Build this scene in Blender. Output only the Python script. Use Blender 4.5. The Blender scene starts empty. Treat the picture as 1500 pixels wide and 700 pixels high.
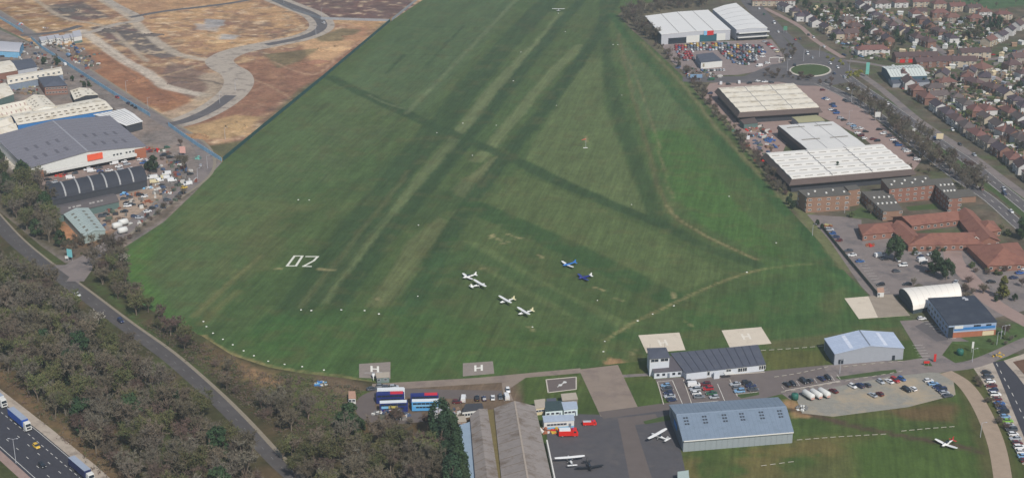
import bpy, math, random
import numpy as np
from mathutils import Vector, Matrix
from mathutils.geometry import delaunay_2d_cdt
R=math.radians
rnd=random.Random(7)
scene=bpy.context.scene
# ---------------------------------------------------------------- camera, sky, sun, exposure
CAM_H=258.0; PITCH=20.0; FPX=2130.0
cam=bpy.data.cameras.new('camera'); camo=bpy.data.objects.new('camera',cam)
scene.collection.objects.link(camo); scene.camera=camo
camo.location=(0,0,CAM_H); camo.rotation_euler=(R(90-PITCH),0,0)
cam.sensor_width=36; cam.lens=36*FPX/1500; cam.clip_start=1; cam.clip_end=20000
SUN_EL=45; SUN_AZ=157
world=bpy.data.worlds.new('World'); scene.world=world; world.use_nodes=True
wn=world.node_tree.nodes; wl=world.node_tree.links
sky=wn.new('ShaderNodeTexSky'); sky.sky_type='NISHITA'; sky.sun_disc=False
sky.sun_elevation=R(SUN_EL); sky.sun_rotation=R(SUN_AZ); sky.altitude=260; sky.air_density=1.2; sky.dust_density=1.5
wl.new(sky.outputs[0],wn['Background'].inputs[0]); wn['Background'].inputs[1].default_value=0.088
sl=bpy.data.lights.new('sun','SUN'); sl.energy=4.0; sl.angle=R(0.5); sl.color=(1,.95,.88)
so=bpy.data.objects.new('sun',sl); scene.collection.objects.link(so)
sd=Vector((math.sin(R(SUN_AZ))*math.cos(R(SUN_EL)),math.cos(R(SUN_AZ))*math.cos(R(SUN_EL)),math.sin(R(SUN_EL))))
so.rotation_euler=sd.to_track_quat('Z','Y').to_euler(); so.location=(200,-200,600)
scene.view_settings.view_transform='Standard'; scene.view_settings.look='None'
scene.view_settings.exposure=0.0; scene.view_settings.gamma=1.0; scene.view_settings.use_curve_mapping=False
# ---------------------------------------------------------------- survey helper: bearing in the photograph -> point on the ground (or at height z)
_s,_c=math.sin(R(PITCH)),math.cos(R(PITCH))
def G(px,py,z=0.0):
    a=(px-750)/FPX; b=(350-py)/FPX
    t=(CAM_H-z)/(_s-b*_c)
    return Vector((a*t,(_c+b*_s)*t,z))
def GN(P,z=0.0): return [G(p[0],p[1],z) for p in P]
# ---------------------------------------------------------------- naming
col=scene.collection
GROUPS=set()
def tag(o,label=None,cat=None,group=None,kind=None):
    if label: o['label']=label
    if cat: o['category']=cat
    if group: o['group']=group
    if kind: o['kind']=kind
    return o
def thing(name,label,cat,loc=(0,0,0),rot=0.0,group=None):
    o=bpy.data.objects.new(name,None); col.objects.link(o); o.location=loc; o.rotation_euler=(0,0,rot)
    o.empty_display_size=1
    return tag(o,label,cat,group)
def put(name,mesh,parent=None,loc=(0,0,0),rot=(0,0,0),scale=None,mats=None):
    o=bpy.data.objects.new(name,mesh); col.objects.link(o)
    if parent is not None: o.parent=parent
    o.location=loc; o.rotation_euler=rot if not isinstance(rot,(int,float)) else (0,0,rot)
    if scale is not None: o.scale=scale if not isinstance(scale,(int,float)) else (scale,)*3
    if mats:
        for i,m in enumerate(mats):
            if m is not None and i<len(o.material_slots):
                o.material_slots[i].link='OBJECT'; o.material_slots[i].material=m
    return o
def nth(i):
    i+=1
    names=['first','second','third','fourth','fifth','sixth','seventh','eighth','ninth','tenth','eleventh','twelfth']
    if i<=12: return names[i-1]
    return '%d%s'%(i,{1:'st',2:'nd',3:'rd'}.get(i%10,'th') if i%100 not in(11,12,13) else 'th')
# ---------------------------------------------------------------- materials
def lin(c):
    r=[]
    for v in c[:3]:
        v=v/255.0
        r.append(v/12.92 if v<=.04045 else ((v+.055)/1.055)**2.4)
    return (r[0],r[1],r[2],1)
MATS={}
def M(name,rgb=None,rough=.85,noise=.12,scale=.6,spec=.3,metal=0.0,rand=0.0,grad=None,bump=0.0,stain=None,alpha=None):
    if name in MATS: return MATS[name]
    m=bpy.data.materials.new(name); MATS[name]=m; m.use_nodes=True
    nt=m.node_tree; n=nt.nodes; l=nt.links; b=n['Principled BSDF']
    b.inputs['Roughness'].default_value=rough; b.inputs['Metallic'].default_value=metal
    b.inputs['Specular IOR Level'].default_value=spec
    c=n.new('ShaderNodeRGB'); c.outputs[0].default_value=lin(rgb); out=c.outputs[0]
    tc=n.new('ShaderNodeTexCoord')
    def mul(a,fac_socket,lo,hi):
        mr=n.new('ShaderNodeMapRange'); l.new(fac_socket,mr.inputs[0])
        mr.inputs[1].default_value=.25; mr.inputs[2].default_value=.75; mr.inputs[3].default_value=lo; mr.inputs[4].default_value=hi
        x=n.new('ShaderNodeVectorMath'); x.operation='SCALE'; l.new(a,x.inputs[0]); l.new(mr.outputs[0],x.inputs['Scale'])
        return x.outputs[0]
    if noise>0:
        t=n.new('ShaderNodeTexNoise'); t.inputs['Scale'].default_value=scale; t.inputs['Detail'].default_value=5; t.inputs['Roughness'].default_value=.65
        l.new(tc.outputs['Object'],t.inputs['Vector']); out=mul(out,t.outputs['Fac'],1-noise,1+noise)
    if stain:
        t=n.new('ShaderNodeTexNoise'); t.inputs['Scale'].default_value=stain[1]; t.inputs['Detail'].default_value=6; t.inputs['Roughness'].default_value=.7
        l.new(tc.outputs['Object'],t.inputs['Vector'])
        mr=n.new('ShaderNodeMapRange'); l.new(t.outputs['Fac'],mr.inputs[0]); mr.inputs[1].default_value=stain[2]; mr.inputs[2].default_value=stain[2]+.14
        mx=n.new('ShaderNodeMix'); mx.data_type='RGBA'; l.new(mr.outputs[0],mx.inputs[0]); l.new(out,mx.inputs[6]); mx.inputs[7].default_value=lin(stain[0]); out=mx.outputs[2]
    if rand>0:
        oi=n.new('ShaderNodeObjectInfo'); mr=n.new('ShaderNodeMapRange'); l.new(oi.outputs['Random'],mr.inputs[0])
        mr.inputs[3].default_value=1-rand; mr.inputs[4].default_value=1+rand
        hs=n.new('ShaderNodeHueSaturation'); l.new(out,hs.inputs['Color']); l.new(mr.outputs[0],hs.inputs['Value'])
        mh=n.new('ShaderNodeMath'); mh.operation='MULTIPLY'; mh.inputs[1].default_value=7.31; l.new(oi.outputs['Random'],mh.inputs[0])
        mf=n.new('ShaderNodeMath'); mf.operation='FRACT'; l.new(mh.outputs[0],mf.inputs[0])
        m2=n.new('ShaderNodeMapRange'); l.new(mf.outputs[0],m2.inputs[0]); m2.inputs[3].default_value=.5-rand*.07; m2.inputs[4].default_value=.5+rand*.07
        l.new(m2.outputs[0],hs.inputs['Hue']); out=hs.outputs[0]
    l.new(out,b.inputs['Base Color'])
    if bump>0:
        t=n.new('ShaderNodeTexNoise'); t.inputs['Scale'].default_value=scale*2; l.new(tc.outputs['Object'],t.inputs['Vector'])
        bp=n.new('ShaderNodeBump'); bp.inputs['Strength'].default_value=bump; l.new(t.outputs['Fac'],bp.inputs['Height']); l.new(bp.outputs[0],b.inputs['Normal'])
    return m
def Mpaint(name,n1=.18,s1=.9,n2=.14,s2=.05,stretch=None):
    """surface whose real colour varies from place to place (attribute Col) with fine grain on top"""
    if name in MATS: return MATS[name]
    m=bpy.data.materials.new(name); MATS[name]=m; m.use_nodes=True
    nt=m.node_tree; n=nt.nodes; l=nt.links; b=n['Principled BSDF']; b.inputs['Roughness'].default_value=.95; b.inputs['Specular IOR Level'].default_value=.1
    at=n.new('ShaderNodeAttribute'); at.attribute_name='Col'; out=at.outputs['Color']
    tc=n.new('ShaderNodeTexCoord')
    for amt,sc,dt,st in ((n1,s1,6,0),(n2,s2,4,0),(n1*.8,s1*.22,3,0))+(((.2,.6,3,1),(.13,.14,2,1)) if stretch else ()):
        t=n.new('ShaderNodeTexNoise'); t.inputs['Scale'].default_value=sc; t.inputs['Detail'].default_value=dt; t.inputs['Roughness'].default_value=.7
        v=tc.outputs['Object']
        if st:
            mp=n.new('ShaderNodeMapping'); mp.vector_type='TEXTURE'; mp.inputs['Rotation'].default_value=(0,0,-stretch[0]); mp.inputs['Scale'].default_value=(1,1/stretch[1],1); l.new(v,mp.inputs[0]); v=mp.outputs[0]
        l.new(v,t.inputs['Vector'])
        mr=n.new('ShaderNodeMapRange'); l.new(t.outputs['Fac'],mr.inputs[0]); mr.inputs[1].default_value=.3; mr.inputs[2].default_value=.7
        mr.inputs[3].default_value=1-amt; mr.inputs[4].default_value=1+amt
        x=n.new('ShaderNodeVectorMath'); x.operation='SCALE'; l.new(out,x.inputs[0]); l.new(mr.outputs[0],x.inputs['Scale']); out=x.outputs[0]
    l.new(out,b.inputs['Base Color'])
    return m
# ---------------------------------------------------------------- mesh builder
class MB:
    def __init__(s): s.v=[]; s.f=[]; s.m=[]; s.mats=[]
    def mi(s,m):
        if m not in s.mats: s.mats.append(m)
        return s.mats.index(m)
    def face(s,pts,mat):
        i=len(s.v); s.v.extend(tuple(p) for p in pts); s.f.append(tuple(range(i,i+len(pts)))); s.m.append(s.mi(mat))
    def solid(s,bot,top,mat,tmat=None,cap=True):
        """prism between two rings of the same length"""
        n=len(bot); i=len(s.v); s.v.extend(tuple(p) for p in bot); s.v.extend(tuple(p) for p in top); k=s.mi(mat); kt=s.mi(tmat) if tmat else k
        for j in range(n):
            q=(j+1)%n; s.f.append((i+j,i+q,i+n+q,i+n+j)); s.m.append(k)
        if cap:
            s.f.append(tuple(range(i+n,i+2*n))); s.m.append(kt)
            s.f.append(tuple(reversed(range(i,i+n)))); s.m.append(k)
    def box(s,x0,x1,y0,y1,z0,z1,mat,tmat=None):
        s.solid([(x0,y0,z0),(x1,y0,z0),(x1,y1,z0),(x0,y1,z0)],[(x0,y0,z1),(x1,y0,z1),(x1,y1,z1),(x0,y1,z1)],mat,tmat)
    def tube(s,p,q,r0,r1,mat,n=5,cap=True):
        p=Vector(p); q=Vector(q); d=(q-p)
        if d.length<1e-6: return
        d.normalize(); u=d.cross(Vector((0,0,1)))
        if u.length<1e-3: u=Vector((1,0,0))
        u.normalize(); w=d.cross(u)
        a=[p+(u*math.cos(t)+w*math.sin(t))*r0 for t in [2*math.pi*k/n for k in range(n)]]
        b=[q+(u*math.cos(t)+w*math.sin(t))*r1 for t in [2*math.pi*k/n for k in range(n)]]
        s.solid(a,b,mat,cap=cap)
    def loft(s,rings,mat,cap=True,mats=None):
        i=len(s.v); n=len(rings[0])
        for r in rings: s.v.extend(tuple(p) for p in r)
        k=s.mi(mat)
        for a in range(len(rings)-1):
            for j in range(n):
                q=(j+1)%n; s.f.append((i+a*n+j,i+a*n+q,i+(a+1)*n+q,i+(a+1)*n+j)); s.m.append(s.mi(mats[a]) if mats else k)
        if cap:
            s.f.append(tuple(reversed(range(i,i+n)))); s.m.append(k)
            s.f.append(tuple(range(i+(len(rings)-1)*n,i+len(rings)*n))); s.m.append(k)
    def mesh(s,name,smooth=False):
        me=bpy.data.meshes.new(name); me.from_pydata(s.v,[],s.f)
        for m in s.mats: me.materials.append(m)
        me.polygons.foreach_set('material_index',s.m)
        if smooth: me.polygons.foreach_set('use_smooth',[True]*len(s.f))
        me.update(); return me
# ---------------------------------------------------------------- ground sheets
def catmull(P,sub=6):
    P=[Vector(p) for p in P]
    if len(P)<3: return P
    o=[]
    for i in range(len(P)-1):
        a=P[max(i-1,0)]; b=P[i]; c=P[i+1]; d=P[min(i+2,len(P)-1)]
        for k in range(sub):
            t=k/sub
            o.append(.5*((2*b)+(c-a)*t+(2*a-5*b+4*c-d)*t*t+(3*b-3*c+d-a)*t**3))
    o.append(P[-1]); return o
def ribbon(name,pts,w,z,mat,off=0.0,smooth=True,kind='structure',closed=False,thick=0.0,parent=None,label=None,dash=None):
    """strip of width w metres along a line (pixel pairs are surveyed to ground points first); off = sideways shift"""
    P=GN(pts) if not isinstance(pts[0],Vector) else pts
    if smooth: P=catmull(P)
    if closed: P=P+[P[0],P[1]]
    ws=w if isinstance(w,(list,tuple)) else None
    mb=MB(); L=[];Rr=[]
    n=len(P)
    for i,p in enumerate(P):
        d=(P[min(i+1,n-1)]-P[max(i-1,0)]); d.z=0; d.normalize(); nn=Vector((-d.y,d.x,0))
        ww=(ws[0]+(ws[1]-ws[0])*i/(n-1)) if ws else w
        L.append(p+nn*(off+ww/2)); Rr.append(p+nn*(off-ww/2))
    acc=0
    for i in range(n-1):
        seg=(P[i+1]-P[i]).length
        if dash:
            k=0; t=0
            while t<seg:
                ph=(acc+t)%(dash[0]+dash[1]); 
                if ph<dash[0]-.01:
                    e=min(seg,t+dash[0]-ph); A=[L[i].lerp(L[i+1],t/seg),Rr[i].lerp(Rr[i+1],t/seg),Rr[i].lerp(Rr[i+1],e/seg),L[i].lerp(L[i+1],e/seg)]
                    mb.face([(a.x,a.y,z) for a in A],mat); t=e
                else: t+=dash[0]+dash[1]-ph
            acc+=seg; continue
        q=[L[i],Rr[i],Rr[i+1],L[i+1]]
        if thick>0: mb.solid([(a.x,a.y,z-.02) for a in q],[(a.x,a.y,z+thick) for a in q],mat)
        else: mb.face([(a.x,a.y,z) for a in q],mat)
    o=put(name,mb.mesh(name),parent)
    if not parent: tag(o,label=label,kind=kind)
    return o
def flat(name,px,z,mat,kind='structure',thick=0.0,parent=None,label=None):
    P=GN(px) if not isinstance(px[0],Vector) else px
    r=delaunay_2d_cdt([p.to_2d() for p in P],[],[list(range(len(P)))],1,1e-5)
    me=bpy.data.meshes.new(name); vs=[(v.x,v.y,z+thick) for v in r[0]]; fs=[tuple(f) for f in r[2]]
    if thick>0:
        n=len(P); b=len(vs); vs+=[(p.x,p.y,z+thick) for p in P]+[(p.x,p.y,z-.02) for p in P]
        fs+=[(b+i,b+(i+1)%n,b+n+(i+1)%n,b+n+i) for i in range(n)]
    me.from_pydata(vs,[],fs); me.materials.append(mat); me.update()
    o=put(name,me,parent)
    if not parent: tag(o,label=label,kind=kind)
    return o
# value noise in numpy, world metres
def vnoise(x,y,seed,scale):
    g=np.random.RandomState(seed).rand(64,64)
    u=x/scale; v=y/scale; i=np.floor(u).astype(int); j=np.floor(v).astype(int); fu=u-i; fv=v-j
    fu=fu*fu*(3-2*fu); fv=fv*fv*(3-2*fv)
    def h(a,b): return g[a%64,b%64]
    return (h(i,j)*(1-fu)+h(i+1,j)*fu)*(1-fv)+(h(i,j+1)*(1-fu)+h(i+1,j+1)*fu)*fv
def fbm(x,y,seed,scale,oc=4):
    a=0;w=1;t=0
    for k in range(oc): a=a+w*vnoise(x,y,seed+k*17,scale/2**k); t+=w; w*=.55
    return a/t
def segdist(x,y,P):
    d=np.full(x.shape,1e9)
    for a,b in zip(P[:-1],P[1:]):
        dx,dy=b.x-a.x,b.y-a.y; L=dx*dx+dy*dy+1e-9
        t=np.clip(((x-a.x)*dx+(y-a.y)*dy)/L,0,1); d=np.minimum(d,np.hypot(x-a.x-t*dx,y-a.y-t*dy))
    return d
def inside(x,y,P):
    c=np.zeros(x.shape,bool); n=len(P)
    for i in range(n):
        a=P[i]; b=P[(i+1)%n]
        if a.y==b.y: continue
        k=((a.y>y)!=(b.y>y))&(x<(b.x-a.x)*(y-a.y)/(b.y-a.y)+a.x); c^=k
    return c
class Sheet:
    def __init__(s,name,px,step,z,base,mat,seed=1,z_amp=0.0):
        P=GN(px) if not isinstance(px[0],Vector) else px
        # densify boundary
        B=[]
        for a,b in zip(P,P[1:]+P[:1]):
            k=max(1,int((b-a).length/(step*1.3)))
            B+= [a.lerp(b,i/k) for i in range(k)]
        xs=np.arange(min(p.x for p in P),max(p.x for p in P),step); ys=np.arange(min(p.y for p in P),max(p.y for p in P),step)
        X,Y=np.meshgrid(xs,ys); X=X.ravel()+(np.random.RandomState(seed).rand(X.size)-.5)*step*.3; Y=Y.ravel()+(np.random.RandomState(seed+1).rand(Y.size)-.5)*step*.3
        k=inside(X,Y,P); X=X[k];Y=Y[k]; k=segdist(X,Y,B+[B[0]])>step*.45 if X.size*len(B)<6e7 else segdist(X,Y,P+[P[0]])>step*.45; X=X[k];Y=Y[k]
        pts=[p.to_2d() for p in B]+[Vector((float(a),float(b))) for a,b in zip(X,Y)]
        r=delaunay_2d_cdt(pts,[],[list(range(len(B)))],1,1e-4)
        s.x=np.array([v.x for v in r[0]]); s.y=np.array([v.y for v in r[0]]); s.f=r[2]; s.name=name; s.z=z; s.mat=mat
        s.c=np.tile(np.array(lin(base)[:3]),(s.x.size,1)); s.seed=seed
        s.nx=s.x+(fbm(s.x,s.y,seed+5,20)-.5)*3.6; s.ny=s.y+(fbm(s.x,s.y,seed+9,20)-.5)*3.6
    def _mix(s,k,colr):
        s.c=s.c*(1-k[:,None])+np.array(lin(colr)[:3])*k[:,None]
    def stroke(s,px,w,colr,a=1.0,soft=3.0,wob=1.0):
        P=catmull(GN(px),4) if len(px)>2 else GN(px)
        x=s.x*(1-wob)+s.nx*wob; y=s.y*(1-wob)+s.ny*wob
        soft*=.6; d=segdist(x,y,P); k=np.clip((w/2+soft/2-d)/soft,0,1)*a; s._mix(k,colr); return s
    def poly(s,px,colr,a=1.0,soft=6.0,wob=1.0,thr=None,nsc=15,ns=3):
        P=GN(px); x=s.x*(1-wob)+s.nx*wob; y=s.y*(1-wob)+s.ny*wob
        soft*=.6; d=segdist(x,y,P+[P[0]]); sg=np.where(inside(x,y,P),d,-d); k=np.clip((sg+soft/2)/soft,0,1)*a
        if thr is not None: k=k*np.clip((fbm(s.x,s.y,ns,nsc)-thr)*9,0,1)
        s._mix(k,colr); return s
    def noise(s,colr,a,scale,thr=.5,seed=0,gain=4):
        k=np.clip((fbm(s.x,s.y,seed+s.seed,scale)-thr)*gain,0,1)*a; s._mix(k,colr); return s
    def done(s,kind='structure',gain=(1,1,1)):
        s.c=s.c*np.array(gain)
        me=bpy.data.meshes.new(s.name); me.from_pydata([(float(a),float(b),s.z) for a,b in zip(s.x,s.y)],[],s.f)
        at=me.color_attributes.new('Col','FLOAT_COLOR','POINT')
        at.data.foreach_set('color',np.hstack([s.c,np.ones((s.x.size,1))]).astype(np.float32).ravel())
        me.materials.append(s.mat); me.update(); o=put(s.name,me); tag(o,kind=kind); return o
# ================================================================ GROUND
_v=G(835,40)-G(505,462); grassM=Mpaint('mown_grass',.17,.8,.12,.04,(math.atan2(_v.x,_v.y),.06)); earthM=Mpaint('bare_earth',.3,.4,.2,.06); roughM=Mpaint('rough_ground',.24,.45,.16,.05)
asph=M('asphalt',(96,92,93),noise=.16,scale=.25,spec=.2,stain=((108,103,102),.06,.52))
asph_dark=M('new_asphalt',(64,64,71),noise=.12,scale=.3,spec=.2)
asph_pale=M('worn_asphalt',(128,118,114),noise=.14,scale=.2,stain=((104,98,98),.08,.5))
conc=M('pale_concrete',(172,160,146),noise=.14,scale=.3,stain=((134,122,112),.12,.5))
pink=M('brick_paving',(152,130,122),noise=.1,scale=.4,stain=((138,118,110),.1,.52))
gravel=M('gravel',(140,137,128),noise=.14,scale=.5,stain=((168,152,128),.035,.52))
white=M('road_paint',(225,222,212),noise=.08)
padM=M('helipad_concrete',(206,194,176),noise=.05,scale=.2,stain=((190,176,158),.15,.55))
padD=M('old_helipad_concrete',(138,128,120),noise=.12,scale=.4)
kerbM=M('kerb_stone',(190,182,170),noise=.1)
# whole country: coarse base ground
def big():
    mb=MB(); xs=[-9000,-1500,-800,900,1600,9000]; ys=[-2000,300,1700,2600,14000]
    m=M('distant_ground',(92,98,74),noise=.3,scale=.01,stain=((108,92,78),.006,.5))
    for i in range(5):
        for j in range(4): mb.face([(xs[i],ys[j],-.05),(xs[i+1],ys[j],-.05),(xs[i+1],ys[j+1],-.05),(xs[i],ys[j+1],-.05)],m)
    tag(put('ground',mb.mesh('ground')),kind='structure')
big()
GR=(82,101,62)
air=[(183,362),(178,395),(200,440),(245,470),(296,492),(340,520),(395,538),(440,546),(500,553),(560,561),(650,558),(745,551),(850,540),(905,532),
 (1000,524),(1130,512),(1210,508),(1335,498),(1342,470),(1285,446),(1240,400),(1192,345),(1150,300),(1115,250),(1070,192),(1030,148),(1000,112),(962,76),(925,44),(905,22),(925,8),(990,0),(1010,-40),(660,-40),(620,0),(575,30),(470,118),(325,238),(285,282),(240,325)]
S=Sheet('airfield_grass',air,1.9,.02,GR,grassM,3)
DK=(62,84,54); TAN=(120,120,80); LG=(88,114,62); BR=(110,104,76)
S.noise((92,106,68),.5,60,.45,1,3).noise((66,98,60),.5,90,.5,4,3)
S.poly([(180,350),(320,240),(560,60),(600,80),(420,300),(300,470),(180,420)],(93,112,74),.6,30)
S.poly([(183,365),(240,330),(215,400),(250,460),(300,500),(240,470),(180,400)],(84,120,60),.7,12)
S.poly([(560,60),(620,0),(760,0),(620,170),(500,130)],(88,108,78),.5,20)
S.poly([(420,250),(560,100),(600,90),(640,130),(480,270)],(102,113,80),.35,15,thr=.45)
S.poly([(250,300),(420,290),(380,360),(260,350)],(108,116,76),.4,12,thr=.42)
S.poly([(330,430),(395,390),(440,330),(470,300),(420,300),(320,380),(290,470)],(106,110,74),.4,8,thr=.35)
# light mown blocks between the runways
LT=(110,122,86)
S.stroke([(470,440),(550,346),(600,285),(657,217),(729,124),(793,60),(825,20)],10,LT,.85,3)
S.stroke([(664,205),(729,124),(793,60)],9,(114,124,90),.6,3)
S.stroke([(700,235),(729,203),(800,117),(850,67)],9,(114,125,88),.85,3)
S.poly([(660,277),(728,226),(742,231),(692,292),(668,286)],(120,124,90),.75,2)
S.poly([(535,450),(600,352),(642,318),(655,324),(622,378),(590,430),(562,452)],(114,119,84),.65,3)
S.stroke([(440,445),(500,385),(540,345)],6,(114,120,84),.7,3)
S.poly([(768,232),(818,150),(862,85),(880,85),(884,150),(915,235),(950,318),(860,280)],(106,119,80),.65,3)
S.poly([(713,300),(757,250),(860,296),(950,336),(1065,398),(1050,408),(985,430),(850,368)],(100,115,74),.65,3)
S.noise((112,110,78),.0,9,.5,61,5)
S.poly([(671,350),(712,358),(820,425),(930,475),(900,488),(800,450),(700,390)],(102,117,76),.75,3)
S.poly([(900,95),(940,110),(1030,180),(1110,270),(1190,370),(1110,375),(1000,320),(950,210)],(80,108,62),.5,20)
S.poly([(905,60),(960,100),(1010,150),(1030,185),(950,192),(925,140)],(100,116,82),.6,5)
S.poly([(950,195),(998,190),(1060,270),(1120,345),(1160,385),(1110,370),(1030,330),(985,290)],(78,112,58),.7,5)
# dark mown strips
S.stroke([(400,480),(443,440),(514,346),(586,253),(657,167),(721,89),(790,15),(840,-30)],20,DK,.8,5)
S.stroke([(480,470),(536,389),(607,296),(664,231),(736,139),(800,60),(860,-10),(885,-35)],10,DK,.95,3)
S.stroke([(590,465),(630,400),(657,346),(700,281),(757,210),(814,139),(864,67),(905,-5)],10,DK,.95,3)
S.stroke([(560,330),(620,310),(690,275)],26,DK,.4,14); S.stroke([(560,260),(640,205),(700,215)],18,DK,.35,12)
S.stroke([(484,113),(530,137),(617,177),(661,195),(732,225),(755,235),(812,263),(883,294),(958,324),(990,338)],10,DK,.9,4)
S.stroke([(692,302),(780,340),(870,382),(977,436)],17,(64,92,55),.85,4)
S.stroke([(660,352),(740,395),(820,440),(905,490)],10,(64,92,55),.6,5)
S.stroke([(885,-10),(884,30),(890,75),(898,140),(920,207),(939,258),(968,320),(1024,357),(1109,388)],9,DK,.7,4)
S.stroke([(896,20),(912,45),(940,80),(1024,178),(1100,255),(1198,362),(1250,425)],7,(64,96,58),.85,3)
S.stroke([(906,50),(912,80),(929,150),(949,221),(977,301),(1024,340),(1109,380)],2.6,(112,106,76),.65,2.5)
S.stroke([(977,301),(1000,325),(1060,358),(1109,381)],1.1,(158,146,110),.7,1.5,.4)
S.stroke([(915,80),(945,150),(985,290)],1.5,(140,130,100),.5,1.5)
S.stroke([(940,62),(1010,135),(1052,190),(1120,262),(1198,343),(1235,392)],3,(128,122,92),.75,3)
S.stroke([(887,498),(930,472),(985,445),(1040,420),(1090,400),(1130,392),(1190,386)],1.5,(152,142,104),.8,2,.5)
S.stroke([(887,498),(884,530)],2,(120,118,86),.6,2)
S.stroke([(594,167),(680,80),(756,0)],3.5,(112,124,92),.8,2.5,.3)
S.stroke([(566,108),(592,80)],3,DK,.8,2); S.stroke([(625,95),(679,38)],3,DK,.8,2); S.stroke([(584,38),(707,41)],2.5,DK,.7,2); S.stroke([(574,80),(669,82)],2.5,DK,.7,2)
S.stroke([(540,140),(560,150),(590,160)],2,(126,134,104),.6,3)
S.stroke([(440,450),(560,300),(600,250)],3,(118,118,84),.4,3)
S.stroke([(296,492),(330,514),(395,536),(440,544),(500,551),(540,560)],2.2,(158,142,104),.9,1.5,.3)
S.stroke([(283,462),(330,420),(380,375)],3,(122,122,84),.7,3); S.stroke([(290,474),(350,425)],4,(118,120,80),.6,4)
S.stroke([(600,480),(640,400),(655,380)],22,(66,94,58),.5,15)
S.poly([(480,452),(640,460),(900,500),(880,540),(540,556),(420,540),(330,500)],(74,103,58),.7,25)
S.poly([(600,470),(760,480),(860,500),(840,535),(620,540),(560,500)],(80,104,58),.6,20,thr=.45)
S.poly([(400,455),(470,470),(420,520),(350,490)],(70,106,58),.5,15)
S.poly([(1000,455),(1110,420),(1200,400),(1240,425),(1250,470),(1130,478),(1000,480)],(70,102,58),.7,10)
S.poly([(1120,380),(1190,385),(1240,410),(1200,400),(1110,410)],(84,112,64),.6,10)
S.poly([(1240,420),(1230,470),(1200,478),(1205,430)],(108,112,76),.5,8)
S.poly([(905,490),(1230,455),(1330,480),(1330,495),(1120,505),(1130,480),(1050,480),(1000,485),(940,488),(925,500)],(66,96,56),.5,4)
S.poly([(1120,500),(1205,490),(1320,478),(1335,497),(1130,512)],(110,104,76),.6,5)
S.poly([(884,533),(895,524),(912,526),(915,532),(900,540)],(178,142,112),.9,2,.4)
S.poly([(920,520),(945,518),(948,545),(920,545)],(112,108,74),.5,4)
for a,b in (((718,345),(733,352)),((722,343),(718,349)),((733,357),(745,354)),((744,343),(756,348)),((752,350),(764,348)),((785,372),(797,379)),((872,420),(884,425)),((900,436),(914,441)),((984,428),(988,437)),((700,395),(712,392)),((404,394),(412,393)),((465,393),(480,394)),((490,395),(468,395)),((552,437),(556,440)),((925,520),(930,512)),((775,478),(783,484)),((1005,470),(1012,478)),((858,200),(858,208))):
    S.stroke([a,b],1.1,(170,158,122),.75,1.4,.3)
S.noise((100,98,66),.35,9,.56,21,6)
S.done(gain=(.80,.80,.70))
# development land ------------------------------------------------
dev=[(-60,-40),(660,-40),(620,0),(575,30),(470,118),(325,238),(300,222),(250,182),(224,172),(170,140),(125,112),(60,70),(-60,10)]
S=Sheet('construction_site_ground',dev,2.2,.0,(150,116,90),earthM,11)
S.noise((190,152,108),.85,38,.45,2,5).noise((206,174,132),.6,11,.52,12,7).noise((118,92,80),.7,30,.52,7,5)
S.poly([(200,28),(300,12),(365,4),(420,14),(450,42),(400,60),(345,70),(300,82),(250,60),(215,45)],(188,150,108),.75,10)
S.poly([(300,30),(340,28),(450,40),(400,58),(340,50)],(142,112,90),.8,8,thr=.4)
S.poly([(-20,8),(60,4),(110,38),(40,48),(-20,30)],(158,124,84),.8,8)
S.poly([(70,8),(120,3),(160,25),(105,32),(75,22)],(96,88,84),.9,5)
S.poly([(130,40),(185,33),(240,62),(275,82),(235,86),(190,72),(150,55)],(96,90,88),.9,5)
S.poly([(380,-30),(600,-40),(605,12),(570,28),(480,28),(430,10)],(98,78,76),.9,8)
S.noise((124,88,80),.5,13,.52,31,6).noise((214,190,156),.6,7,.6,37,8).noise((96,84,78),.6,8,.62,41,8)
S.poly([(150,0),(300,-20),(380,-5),(200,22)],(170,132,98),.7,8)
S.poly([(120,70),(190,85),(270,135),(285,160),(245,168),(190,140),(130,108)],(150,104,76),.85,8)
S.poly([(180,100),(250,140),(240,160),(190,135)],(128,88,68),.6,8,thr=.4)
S.poly([(250,90),(330,115),(322,138),(290,150),(250,130),(235,110)],(118,98,88),.8,6)
S.poly([(345,95),(400,85),(470,55),(535,40),(530,70),(480,110),(410,150),(330,200),(262,182),(340,130)],(136,98,78),.8,10)
S.poly([(440,62),(500,48),(530,52),(500,80),(470,98),(455,90)],(196,158,118),.85,8)
S.poly([(500,35),(545,35),(530,60),(490,60)],(170,126,98),.5,8)
S.poly([(262,190),(345,168),(385,172),(350,200),(300,205)],(186,156,112),.7,8)
S.poly([(560,35),(585,25),(330,240),(300,215),(360,205),(440,130),(500,100)],(86,92,64),.85,10)
S.poly([(385,80),(430,75),(470,70),(440,90),(410,100)],(92,98,70),.6,6); S.poly([(460,55),(500,42),(530,44),(500,60),(470,62)],(98,98,72),.7,5)
S.poly([(300,28),(330,30),(328,38),(300,42)],(150,150,150),.8,2); S.poly([(286,35),(322,38),(318,46),(286,44)],(168,162,158),.7,2); S.poly([(325,50),(352,52),(345,58),(322,58)],(170,168,164),.8,2)
S.poly([(58,62),(120,70),(150,100),(125,108),(60,75)],(120,106,96),.8,4)
S.stroke([(150,0),(190,25),(212,46),(252,76),(300,88)],9,(178,164,146),.9,2,.4); S.stroke([(40,-10),(90,25),(150,38),(180,60),(215,90)],5,(172,156,136),.8,2,.4)
S.stroke([(120,45),(135,55),(180,88),(220,110),(245,128),(300,140)],10,(188,176,160),.9,3,1)
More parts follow.
